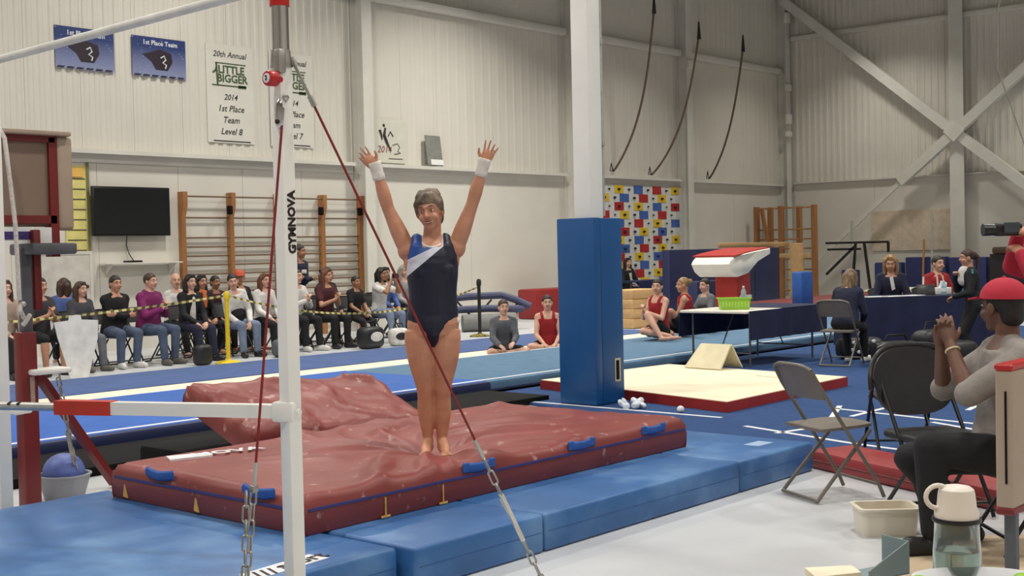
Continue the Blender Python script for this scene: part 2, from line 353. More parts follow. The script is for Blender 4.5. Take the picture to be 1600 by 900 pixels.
# chain link template
lp = [(0.0115 * math.cos(t), 0, .0175 * (1 if math.sin(t) >= 0 else -1) + .0115 * math.sin(t)) for t in [2 * PI * k / 14 for k in range(14)]]
link_mb = MB().tube(lp, .0042, 6, closed=True)
link_src = None
def chain(part, t, p0, p1, scale=1.0, side=0, mat=None):
    """links as sub-parts of part, from p0 to p1 in world coordinates"""
    global link_src
    p0 = Vector(p0); p1 = Vector(p1); d = p1 - p0; pitch_ = .0505 * scale; n = int(d.length / pitch_)
    q = d.to_track_quat('Z', 'Y').to_matrix().to_4x4(); inv = t['_m'].inverted()
    for k in range(n):
        c = p0 + d * ((k + .5) / n)
        M = inv @ Matrix.Translation(c) @ q @ Matrix.Rotation((k % 2) * PI / 2 + side, 4, 'Z') @ Matrix.Scale(scale, 4)
        if link_src is None:
            o = link_mb.build('chain_link', m_zinc, part); o.matrix_local = M; link_src = o
        else: inst(link_src, 'chain_link', part, M)
def lerp(a, b, t): return Vector(a).lerp(Vector(b), t)
T2, A2 = V(3.345, 4.12, 2.36), V(4.28, 3.57, 0)
c2 = MB().cyl(lerp(T2, A2, .07), lerp(T2, A2, .70), .0055, seg=10).build('guy_cable', m_cable, bars)
mb = MB(); dd = (A2 - T2).normalized(); a_, b_ = frame(dd)
for s_ in (-1, 1): mb.cyl(lerp(T2, A2, .005) + a_ * .012 * s_, lerp(T2, A2, .07) + a_ * .012 * s_, .0045)
mb.cyl(lerp(T2, A2, -.005), lerp(T2, A2, .01), .014); mb.cyl(lerp(T2, A2, .062), lerp(T2, A2, .08), .012); mb.build('turnbuckle', m_zinc, bars)
MB().cyl(lerp(T2, A2, .69), lerp(T2, A2, .725), .008).build('ferrule', m_galv, bars)
chain(c2, bars, lerp(T2, A2, .725), lerp(T2, A2, .80), 1.15)
mb = MB(); mb.beam(lerp(T2, A2, .795), lerp(T2, A2, .86), .034, .016); mb.beam(lerp(T2, A2, .805) - a_ * .03, lerp(T2, A2, .83), .02, .014); mb.cyl(lerp(T2, A2, .855), lerp(T2, A2, .885), .011); mb.build('tensioner', pm('bright_zinc', (214, 212, 204), .4, .04, metal=.4), bars)
chain(c2, bars, lerp(T2, A2, .885), lerp(T2, A2, 1.0), 1.15)
MB().lathe((A2.x, A2.y, 0), [(.05, 0), (.05, .008), (.02, .012), (.012, .03)], 16).build('floor_anchor', m_zinc, bars)
T1, A1 = V(3.285, 4.105, 2.2), V(2.86, 3.93, 0)
c1 = MB().cyl(lerp(T1, A1, .02), lerp(T1, A1, .665), .0055, seg=10).build('guy_cable', m_cable, bars)
MB().cyl(lerp(T1, A1, .66), lerp(T1, A1, .70), .008).build('ferrule', m_galv, bars)
mb = MB(); mb.rbox(lerp(T1, A1, .705), (.03, .03, .03), .008); mb.build('shackle', m_zinc, bars)
chain(c1, bars, lerp(T1, A1, .705), lerp(T1, A1, 1.0), 1.1)
chain(c1, bars, lerp(T1, A1, .71) + V(-.02, .02, 0), lerp(T1, A1, .86) + V(-.005, .005, 0), 1.1, 1.2)
mb = MB(); mb.tube([(3.30 + .011 * math.sin(t) ** 3 * 1.3, 4.112, 2.2 + .0009 * (13 * math.cos(t) - 5 * math.cos(2 * t) - 2 * math.cos(3 * t) - math.cos(4 * t))) for t in [2 * PI * k / 20 for k in range(20)]], .003, 6, closed=True); mb.build('cable_eye', m_zinc, bars)
MB().lathe((A1.x, A1.y, 0), [(.05, 0), (.05, .008), (.02, .012), (.012, .03)], 16).build('floor_anchor', m_zinc, bars)

# ---------------------------------------------------------------- blue folding mats
def panel(t, x0, x1, y0, y1, z=.2, name='mat_panel'):
    p = MB().rbox(((x0 + x1) / 2, (y0 + y1) / 2, z / 2), (x1 - x0 - .006, y1 - y0, z), .022, 3).build(name, m_blue, t)
    MB().bb((x0 + .03, y0 - .0015, z * .52), (x1 - .03, y0 + .01, z * .54)).build('side_seam', m_blue_side, sub(p, t))
    return p
fm = thing('folding_mat', 'scuffed blue folding mat with a white lettered patch under the bars', 'mat', (2.4, 5.4, 0))
panel(fm, .6, 2.25, 4.215, 6.68); panel(fm, 2.25, 3.965, 4.215, 6.68)
MB().bb((0, 0, 0), (.42, .125, .0015)).build('patch', m_white, None)
pt = bpy.data.objects['patch']; pt.parent = fm['o']; pt.matrix_local = fm['_m'].inverted() @ Matrix.Translation((3.22, 4.275, .2005)) @ Matrix.Rotation(math.radians(6), 4, 'Z')
text('sport', .13, (3.52, 4.37, .2025), (1, .105, 0), (-.105, 1, 0), m_ink, fm, 'lettering', off=.002)
mb = MB()
for k in range(3): mb.beam((3.24 + k * .04, 4.285, .2025), (3.27 + k * .04, 4.385, .2025), .014, .001)
mb.build('lettering', m_ink, fm)
fm2 = thing('folding_mat', 'long blue folding mat in front of the red crash mat', 'mat', (5.9, 5.4, 0))
for a, b in ((3.99, 4.92), (4.92, 6.84), (6.84, 7.8)): panel(fm2, a, b, 4.135, 6.66)
MB().bb((7.42, 4.34, .2005), (7.62, 4.46, .202)).build('patch', pm('worn_patch', (150, 176, 210), .6), fm2)

# ---------------------------------------------------------------- red crash mat with creases
m_red = specks(specks(pm('red_vinyl', (134, 60, 55), .45, .07, 2.5, .12, 18), (200, 164, 156), 11, .63, .70, .65), (112, 44, 42), 1.6, .5, .75, .5)
m_dred = pm('dark_red_vinyl_side', (112, 38, 38), .5, .08, 4, .1, 20)
m_strap = pm('blue_webbing', (44, 92, 168), .7, .08, 20, .2, 200)
m_yel = pm('yellow_foam', (222, 176, 96), .8, .1, 30)
def soft_slab(x0, x1, y0, y1, z0, z1, fn, nx, ny, r=.05, bulge=.015):
    def prof(a, b, n):
        e = [(a, 0), (a - bulge * .6, .12), (a - bulge, .5), (a - bulge * .6, .78), (a + r * .25, .93), (a + r, 1.0)]
        inner = [(a + r + (b - a - 2 * r) * k / n, 1.0) for k in range(1, n)]
        return e + inner + [(a + b - q[0], q[1]) for q in reversed(e)]
    px, py = prof(x0, x1, nx), prof(y0, y1, ny); vs = []
    for X_, zx in px:
        for Y_, zy in py:
            f_ = min(zx, zy); vs.append(V(X_, Y_, z0 + (z1 - z0) * f_ + (fn(X_, Y_) * (f_ ** 2))))
    n, m = len(px), len(py)
    fs = [(i * m + j, (i + 1) * m + j, (i + 1) * m + j + 1, i * m + j + 1) for i in range(n - 1) for j in range(m - 1)]
    return MB().add(vs, fs)
FX, FY = 5.34, 5.33
def crease(x, y):
    dx, dy = x - FX, y - FY; d = math.hypot(dx, dy); th = math.atan2(dy, dx)
    n1 = noise.noise(V(x * 1.3, y * 1.3, 3)); n2 = noise.noise(V(x * 4, y * 4, 9))
    z = -.055 * math.exp(-(d / .2) ** 2) - .03 * math.exp(-(d / .55) ** 2)
    s1 = math.exp(-(math.sin(th * 4.5 + n1 * 2.4 + .6) / .42) ** 2)
    s2 = math.exp(-(math.sin(th * 7 + n1 * 4 + d * 1.2) / .45) ** 2)
    z += (.055 * s1 + .03 * s2 * min(1, max(0, (d - .3) / .4))) * min(1, max(0, (d - .1) / .35)) * math.exp(-d / 1.3)
    z += .016 * n1 + .007 * n2
    k = min(1, max(0, max((x - 4.75) / .3, (5.9 - y) / .2)))
    return z * k
cm = thing('crash_mat', 'large creased red crash mat under the gymnast with blue handles', 'mat', (5.5, 5.57, .2))
slab = soft_slab(3.85, 7.12, 4.74, 6.42, .202, .4, crease, 190, 110)
slab.build('mat_cover', m_red, cm, angle=60)
for y_, x_ in ((4.725, None), (None, 3.836), (None, 7.134)):
    if y_: MB().beam((3.86, y_, .325), (7.11, y_, .325), .006, .014).build('piping', pm('blue_piping', (62, 60, 120), .6), cm)
    else: MB().beam((x_, 4.76, .325), (x_, 6.4, .325), .006, .014).build('piping', MATS['blue_piping'], cm)
for x_ in (5.07, 5.99, 6.75): 
    mb = MB(); mb.tube([(x_ - .12, 4.728, .372), (x_ - .06, 4.712, .366), (x_, 4.706, .362), (x_ + .06, 4.712, .366), (x_ + .12, 4.728, .372)], .027, 8); mb.v = [V(q.x, 4.728 + (q.y - 4.716) * .45, q.z) for q in mb.v]
    hd = mb.build('handle', m_strap, cm)
    for s_ in (-1, 1): MB().rbox((x_ + s_ * .105, 4.726, .372), (.05, .014, .056), .005, 1).build('stitched_tab', m_strap, sub(hd, cm))
for y_ in (5.95, 5.08):
    mb = MB(); mb.tube([(3.846, y_ - .12, .388), (3.828, y_ - .06, .378), (3.82, y_, .374), (3.828, y_ + .06, .378), (3.846, y_ + .12, .388)], .027, 8); mb.v = [V(3.834 + (q.x - 3.832) * .5, q.y, q.z) for q in mb.v]
    hd = mb.build('handle', m_strap, cm)
    for s_ in (-1, 1): MB().rbox((3.838, y_ + s_ * .105, .386), (.014, .045, .045), .005, 1).build('stitched_tab', m_strap, sub(hd, cm))
for x_, z_ in ((4.36, .29), (4.78, .285)):
    mb = MB(); mb.beam((x_, 4.722, .215), (x_, 4.722, .31), .006, .006); mb.beam((x_ - .03, 4.722, .212), (x_ + .03, 4.722, .212), .006, .01); mb.build('zip_tab', m_yel, cm)
for y_ in (6.3, 5.62): 
    mb = MB(); mb.prism([(3.836, y_ - .025, .215), (3.836, y_ + .02, .22), (3.836, y_, .31)], (.006, 0, 0)); mb.build('zip_tab', m_yel, cm)
mb = MB(); mb.prism([(4.05, 6.17, .4), (4.29, 6.10, .4), (4.34, 6.21, .4), (4.11, 6.3, .4)], (0, 0, .012)); mb.build('brand_patch', m_white, cm)
text('NOVA', .15, (4.42, 6.14, .4125), (.97, -.25, 0), (.25, .97, 0), m_white, cm, 'lettering', off=.004)

# second red mat slumped behind, on an added black block for the shade beneath
bf = tag(MB().rbox((6.1, 7.72, .11), (2.2, .6, .22), .04).build('shade_block', m_black), 'added black block for the shade under the slumped red mat', 'foam block')
m2 = thing('slumped_mat', 'crumpled dark red mat slumped behind the large red crash mat', 'mat', (6, 7.1, .2))
def crumple(x, y): return .04 * noise.noise(V(x * 2.4, y * 3, 1)) + .035 * math.exp(-(math.sin(x * 5 + y * 4 + 2 * noise.noise(V(x * 2, y * 2, 6))) / .3) ** 2) + .012 * noise.noise(V(x * 9, y * 9, 4)) 
sl = soft_slab(-.92, .68, -.42, .42, -.1, .1, crumple, 50, 30, .06, .02)
Mt = Matrix.Translation((6.0, 7.1, .41)) @ Matrix.Rotation(math.radians(-3), 4, 'Z') @ Matrix.Rotation(math.radians(3), 4, 'Y') @ Matrix.Rotation(math.radians(19), 4, 'X')
sl.v = [Mt @ q for q in sl.v]; sl.build('mat_cover', m_red, m2, angle=60)

# ---------------------------------------------------------------- padded pillar
m_pad = pm('navy_blue_pad_vinyl', (8, 76, 134), .45, .05, 2, .05, 8)
pil = thing('pillar', 'white square steel pillar rising through the hall', 'pillar', (9.91, 7.67, 0))
MB().rbox((9.91, 7.67, 4.75), (.21, .21, 9.5), .015).build('shaft', m_post, pil)
MB().cyl((10.04, 7.58, 1.88), (10.04, 7.58, 9.5), .014).build('conduit', m_galv, pil)
MB().cyl((10.04, 7.61, 1.88), (10.04, 7.61, 9.5), .008).build('conduit', m_galv, pil)
for z_ in (2.6, 3.6, 4.4): MB().rbox((10.03, 7.58, z_), (.03, .06, .05), .006, 1).build('pipe_clip', m_galv, pil)
pp = thing('pillar_padding', 'tall blue vinyl padding wrapped around the white pillar', 'padding', (9.91, 7.67, 0))
for nm, lo, hi in (('a', (9.68, 7.44, .03), (9.79, 7.9, 1.86)), ('b', (9.79, 7.44, .03), (10.14, 7.55, 1.855)), ('c', (10.03, 7.55, .03), (10.14, 7.9, 1.86)), ('d', (9.79, 7.79, .03), (10.03, 7.9, 1.86))):
    lo = Vector(lo); hi = Vector(hi); MB().rbox((lo + hi) / 2, hi - lo, .012, 2).build('pad_panel', m_pad, pp)
MB().bb((9.98, 7.434, .24), (10.07, 7.441, .47)).build('cutout_edge', pm('cutout_foam', (196, 186, 160), .8), pp)
MB().bb((9.995, 7.431, .26), (10.045, 7.437, .45)).build('cutout', m_black, pp)

# ---------------------------------------------------------------- cream landing mat, folded panel, litter
m_mtop = pm('cream_canvas', (236, 226, 198), .8, .03, 3, .08, 60)
m_mred = pm('landing_mat_red', (150, 34, 26), .5, .06)
lm = thing('landing_mat', 'cream topped landing mat with red sides beside the pillar', 'mat', (11.4, 7.5, .025))
poly = [V(9.93, 6.13, .026), V(12.48, 6.2, .026), V(12.83, 8.74, .026), V(10.6, 8.93, .026)]
MB().prism(poly, (0, 0, .095)).build('mat_side', m_mred, lm, smooth=False)
ctr = sum(poly, V(0, 0, 0)) / 4
MB().prism([ctr + (q - ctr) * .992 + V(0, 0, .095) for q in poly], (0, 0, .006)).build('mat_top', m_mtop, lm, smooth=False)
MB().beam((11.85, 6.2, .128), (12.1, 7.1, .128), .012, .003).build('fold_seam', pm('seam_tan', (176, 160, 130), .8), lm)
ft = thing('tent_mat', 'small cream panel folded into a tent on the landing mat', 'folding mat', (12.5, 7.9, .127))
m_panel = pm('cream_panel', (220, 210, 178), .75, .05, 6)
def quad_slab(pts, th, name, mat, t):
    pts = [Vector(q) for q in pts]; n_ = (pts[1] - pts[0]).cross(pts[3] - pts[0]).normalized() * th
    return MB().prism(pts, n_).build(name, mat, t, smooth=False)
quad_slab([(12.48, 8.27, .13), (12.42, 7.74, .13), (12.62, 7.72, .40), (12.66, 8.15, .40)], .02, 'front_leaf', m_panel, ft)
quad_slab([(12.64, 8.15, .40), (12.62, 7.72, .40), (12.78, 7.68, .13), (12.84, 8.15, .13)], .02, 'rear_leaf', m_panel, ft)
m_bag = pm('crumpled_plastic', (214, 222, 230), .3, .1, 20)
mb = MB()
for k in range(9): mb.ell((9.78 + random.uniform(-.13, .13), 7.12 + random.uniform(-.16, .1), .06 + random.uniform(-.01, .03)), (random.uniform(.03, .06), random.uniform(.03, .05), random.uniform(.02, .045)), Euler((random.random(), random.random(), 0)).to_matrix(), 7, 5)
PBAG = mb; tag(mb.build('plastic_bag', m_bag, smooth=False), 'crumpled clear plastic bag at the foot of the pillar padding', 'bag')
tag(MB().ell((9.72, 6.5, .058), (.035, .035, .032)).build('tape_ball', m_white), 'small white ball of tape in front of the landing mat', 'ball')
lr = thing('edge_mat', 'low dark red mat lying along the edge of the blue carpet by the chairs', 'mat', (7.9, 3.4, 0))
MB().rbox((7.7, 3.33, .065), (.4, 1.8, .13), .03, rz=math.radians(-24.5)).build('mat_body', pm('edge_mat_red', (150, 52, 54), .5, .07, 3), lr)
MB().rbox((7.517, 3.413, .06), (.012, 1.7, .014), .004, 1, rz=math.radians(-24.5)).build('piping', m_dred, lr)
# ---------------------------------------------------------------- people: one continuous remeshed body, clothes and hair as parts
REMESH = []
def later(o, voxel, smooth=3, factor=.5):
    md = o.modifiers.new('remesh', 'REMESH'); md.mode = 'VOXEL'; md.voxel_size = voxel; md.use_smooth_shade = True
    if smooth:
        sm = o.modifiers.new('smooth', 'SMOOTH'); sm.factor = factor; sm.iterations = smooth
    REMESH.append(o)
def skin(name, rgb):
    m = pm('skin_' + name, rgb, .5, .05, 14, .05, 120)
    b = m.node_tree.nodes['Principled BSDF']; b.inputs['Subsurface Weight'].default_value = .08; b.inputs['Subsurface Radius'].default_value = (.02, .008, .004)
    return m
SK = {'fair': skin('fair', (206, 160, 138)), 'mid': skin('mid', (188, 138, 112)), 'tan': skin('tan', (196, 140, 110)), 'brown': skin('brown', (106, 72, 56)), 'olive': skin('olive', (160, 116, 88))}
def hairm(name, rgb): return pm('hair_' + name, rgb, .55, .3, 30, .5, 90, stretch=(1, 1, .18))
HR = {'dark': hairm('dark', (34, 26, 22)), 'brown': hairm('brown', (62, 42, 32)), 'black': hairm('black', (20, 18, 18)), 'blond': hairm('blond', (150, 116, 76)), 'dirty': hairm('dirty_blond', (112, 90, 62)), 'grey': hairm('grey_brown', (112, 98, 82)), 'auburn': hairm('auburn', (96, 56, 36)), 'silver': hairm('silver', (150, 148, 142))}
def cloth(name, rgb, rough=.85): return pm('cloth_' + name, rgb, rough, .1, 9, .35, 35)
m_eye = pm('eye_white', (205, 198, 190), .3, .02); m_iris = pm('eye_dark', (40, 28, 22), .2, .02); m_lip = pm('lips', (150, 74, 68), .45, .05); m_teeth = pm('teeth', (226, 218, 206), .3, .02)

def ik(a, b, la, lb, hint):
    a = Vector(a); b = Vector(b); d = b - a; L = min(d.length, (la + lb) * .999); d.normalize(); b2 = a + d * L
    x = (la * la - lb * lb + L * L) / (2 * L); h = math.sqrt(max(0, la * la - x * x))
    hint = Vector(hint); hint = hint - d * hint.dot(d)
    if hint.length < 1e-5: hint = d.orthogonal()
    return a + d * x + hint.normalized() * h, b2
def oval(c, a, b, ra, rb, n=14): return [c + a * (math.cos(2 * PI * k / n) * ra) + b * (math.sin(2 * PI * k / n) * rb) for k in range(n)]
def hand(mb, W, d, n, th, s=1.0, spread=.05, curl=.35, fr=.0088):
    """palm, four fingers of different length with knuckle bends, thumb from the side of the palm"""
    d = Vector(d).normalized(); n = Vector(n); n = (n - d * n.dot(d)).normalized(); b = Vector(th); b = (b - d * b.dot(d) - n * b.dot(n)).normalized()
    W = Vector(W)
    mb.rings([oval(W + d * q * s, b, n, wb_ * s, wn * s, 12) for q, wb_, wn in ((-.02, .026, .02), (.01, .029, .02), (.04, .038, .019), (.07, .041, .016), (.088, .038, .012))])
    for k, (off, L) in enumerate(((.031, .070), (.011, .08), (-.0095, .074), (-.029, .058))):
        base = W + d * (.08 - abs(off - .005) * .12) * s + b * off * s; fd = (d + b * (off * spread * 60)).normalized()
        cu = curl if isinstance(curl, (int, float)) else curl[k]
        p = base; ang = cu * .5
        for seg, (fr_l, r0_, r1_) in enumerate(((.45, 1.0, .95), (.3, .95, .88), (.25, .88, .75))):
            dr = (fd * math.cos(ang) + n * math.sin(ang)).normalized(); q = p + dr * L * fr_l * s
            mb.cap(p, q, fr * r0_ * s, fr * r1_ * s, 8); p = q; ang += cu * .8
    t0 = W + d * .028 * s + b * .03 * s; t1 = t0 + (d * .62 + b * .62 + n * .25).normalized() * .038 * s; t2 = t1 + (d * .85 + b * .3 + n * .3).normalized() * .03 * s
    mb.cap(W + d * .015 * s + b * .012 * s, t0, .015 * s, .0125 * s, 8); mb.cap(t0, t1, .0125 * s, .0105 * s, 8); mb.cap(t1, t2, .0105 * s, .0085 * s, 8)

TORSO = [(-.12, .11, .085), (-.07, .155, .115), (0, .168, .122), (.08, .155, .11), (.17, .142, .1), (.26, .15, .106), (.35, .166, .116), (.42, .168, .108), (.47, .135, .09), (.505, .085, .068), (.53, .055, .055)]
def torso(mb, pel, upv, rt, fwd, s, wid, dep, e=0, t0=-1, t1=9, belly=0):
    rg = []
    for t, a, b in TORSO:
        if t0 <= t <= t1:
            bl = belly * math.exp(-((t - .1) / .12) ** 2)
            rg.append(oval(pel + upv * t * s + fwd * bl * .6 * s, rt, fwd, (a * wid + e + bl * .5) * s, (b * dep + e + bl) * s, 18))
    mb.rings(rg)

def head_shape(mb, Hc, M, s, detail=False):
    P_ = lambda x, y, z: Hc + M @ V(x, y, z) * s
    E_ = lambda c, r: mb.ell(P_(*c), [q * s for q in r], M, 16, 11)
    C_ = lambda a, b, ra, rb: mb.cap(P_(*a), P_(*b), ra * s, rb * s, 8)
    E_((0, -.012, .032), (.076, .096, .09)); E_((0, .022, -.03), (.06, .066, .078)); E_((0, .05, -.085), (.032, .032, .028))
    E_((0, -.03, -.03), (.062, .06, .07))
    C_((0, .083, .016), (0, .106, -.022), .009, .0135); 
    for q in (-1, 1):
        E_((q * .078, -.004, -.006), (.011, .021, .033)); E_((q * .036, .062, -.032), (.024, .024, .024)); C_((q * .012, .085, .03), (q * .042, .074, .03), .011, .009); C_((q * .013, .096, -.024), (q * .011, .094, -.02), .008, .008)
    C_((-.022, .079, -.058), (.022, .079, -.058), .0095, .0095)
    if detail: C_((-.02, .08, -.068), (.02, .08, -.068), .008, .008)
def face_parts(t, Hc, M, s, hair_m, smile=False, lip=None):
    P_ = lambda x, y, z: Hc + M @ V(x, y, z) * s
    for q in (-1, 1):
        e = MB().ell(P_(q * .031, .0785, .0088), [.0125 * s, .009 * s, .0052 * s], M, 10, 7).build('eye', m_eye, t)
        MB().ell(P_(q * .031, .0845, .0088), [.006 * s, .0035 * s, .0056 * s], M, 8, 5).build('iris', m_iris, sub(e, t))
        MB().tube([P_(q * .014, .093, .034), P_(q * .032, .089, .0395), P_(q * .048, .077, .034)], [.0035 * s, .004 * s, .0025 * s], 6).build('eyebrow', hair_m or HR['brown'], t)
    if smile:
        up_ = [(-.03, .075, -.047), (-.017, .087, -.0525), (0, .0915, -.0545), (.017, .087, -.0525), (.03, .075, -.047)]; lo_ = [(-.03, .075, -.047), (-.016, .086, -.063), (0, .0895, -.0675), (.016, .086, -.063), (.03, .075, -.047)]
        l = MB().tube([P_(*q) for q in up_], [.002 * s, .0036 * s, .004 * s, .0036 * s, .002 * s], 8).build('upper_lip', lip or m_lip, t)
        MB().tube([P_(*q) for q in lo_], [.002 * s, .0042 * s, .005 * s, .0042 * s, .002 * s], 8).build('lower_lip', lip or m_lip, t)
        rg = [[P_(a[0], a[1] + .001, a[2]), P_(b[0], b[1] + .001, b[2]), P_(b[0], b[1] - .008, b[2]), P_(a[0], a[1] - .008, a[2])] for a, b in zip(up_, lo_)]
        MB().rings(rg).build('teeth', m_teeth, sub(l, t))
    else:
        MB().tube([P_(-.026, .08, -.054), P_(-.012, .089, -.058), P_(0, .0905, -.0585), P_(.012, .089, -.058), P_(.026, .08, -.054)], [.004 * s, .0062 * s, .0068 * s, .0062 * s, .004 * s], 8).build('lips', lip or m_lip, t)
def hair_shape(mb, Hc, M, s, style):
    P_ = lambda x, y, z: Hc + M @ V(x, y, z) * s
    E_ = lambda c, r: mb.ell(P_(*c), [q * s for q in r], M, 16, 11)
    C_ = lambda a, b, ra, rb: mb.cap(P_(*a), P_(*b), ra * s, rb * s, 10)
    if style == 'balding':
        E_((0, -.05, -.01), (.08, .068, .05)); return
    # shell over the skull, drawn inside the head below a hairline that runs from the forehead down to the nape
    rz_, zc = (.086, .03) if style == 'cap' else ((.1, .036) if style == 'tousled' else (.096, .034)); fy, fz = (.09, .052) if style == 'tousled' else (.09, .058); rg = []
    for a_i in range(22):
        th = -PI / 2 + PI * (a_i + .35) / 21.7; ring = []
        for b_i in range(30):
            b = 2 * PI * b_i / 30; x, y, z = .083 * math.cos(th) * math.cos(b), -.016 + .101 * math.cos(th) * math.sin(b), zc + rz_ * math.sin(th)
            d = (y - fy) * -.62 + (z - fz) * .78 + .006 * math.sin(b * 5)
            g = 1.0 if d > .012 else (max(0, min(1, (d + .004) / .016)))
            q = .84 + .16 * g; ring.append(P_(x * q, -.016 + (y + .016) * q, zc + (z - zc) * q))
        rg.append(ring)
    mb.rings(rg)
    if style in ('short', 'cap'): E_((0, -.06, -.03), (.068, .05, .06)); return
    if style == 'tousled':
        for k in range(9): C_((.045 * math.cos(k * 2.4), -.02 + .055 * math.sin(k * 2.4), .118 - .004 * (k % 3)), (.068 * math.cos(k * 2.4 + .5), -.02 + .08 * math.sin(k * 2.4 + .5), .09), .018, .013)
        C_((-.012, .066, .103), (.05, .07, .066), .016, .009); C_((.0, .07, .1), (.028, .083, .066), .014, .008); C_((-.012, .066, .103), (-.054, .058, .066), .014, .009); C_((.04, .052, .1), (.072, .042, .045), .016, .011); C_((-.04, .052, .1), (-.072, .042, .045), .016, .011)
        for q in (-1, 1): C_((q * .074, .018, .055), (q * .078, .004, -.012), .016, .01)
        E_((0, -.07, -.04), (.062, .042, .06)); return
    if style in ('bun', 'pony', 'tight'):
        if style == 'bun': E_((0, -.125, .06), (.042, .036, .042))
        if style == 'pony': C_((0, -.115, .05), (0, -.15, .0), .03, .036); C_((0, -.15, .0), (0, -.135, -.2), .036, .014)
        return
    L = {'bob': -.13, 'long': -.27, 'curly': -.16}[style]
    for q in (-1, 1):
        C_((q * .072, -.012, .055), (q * .086, -.01, -.06), .03, .032); C_((q * .086, -.01, -.06), (q * .082, .012, L), .032, .026)
        C_((q * .022, .056, .106), (q * .072, .045, .035), .02, .013)
    C_((-.04, -.075, .0), (-.045, -.08, L - .02), .055, .04); C_((.04, -.075, .0), (.045, -.08, L - .02), .055, .04)
    if style == 'curly':
        for k in range(22):
            a = k * 2.399; r = .085; E_((r * math.cos(a) * 1.0, -.06 + r * math.sin(a) * .6 - .01, .04 - .2 * k / 22), (.03, .03, .034))

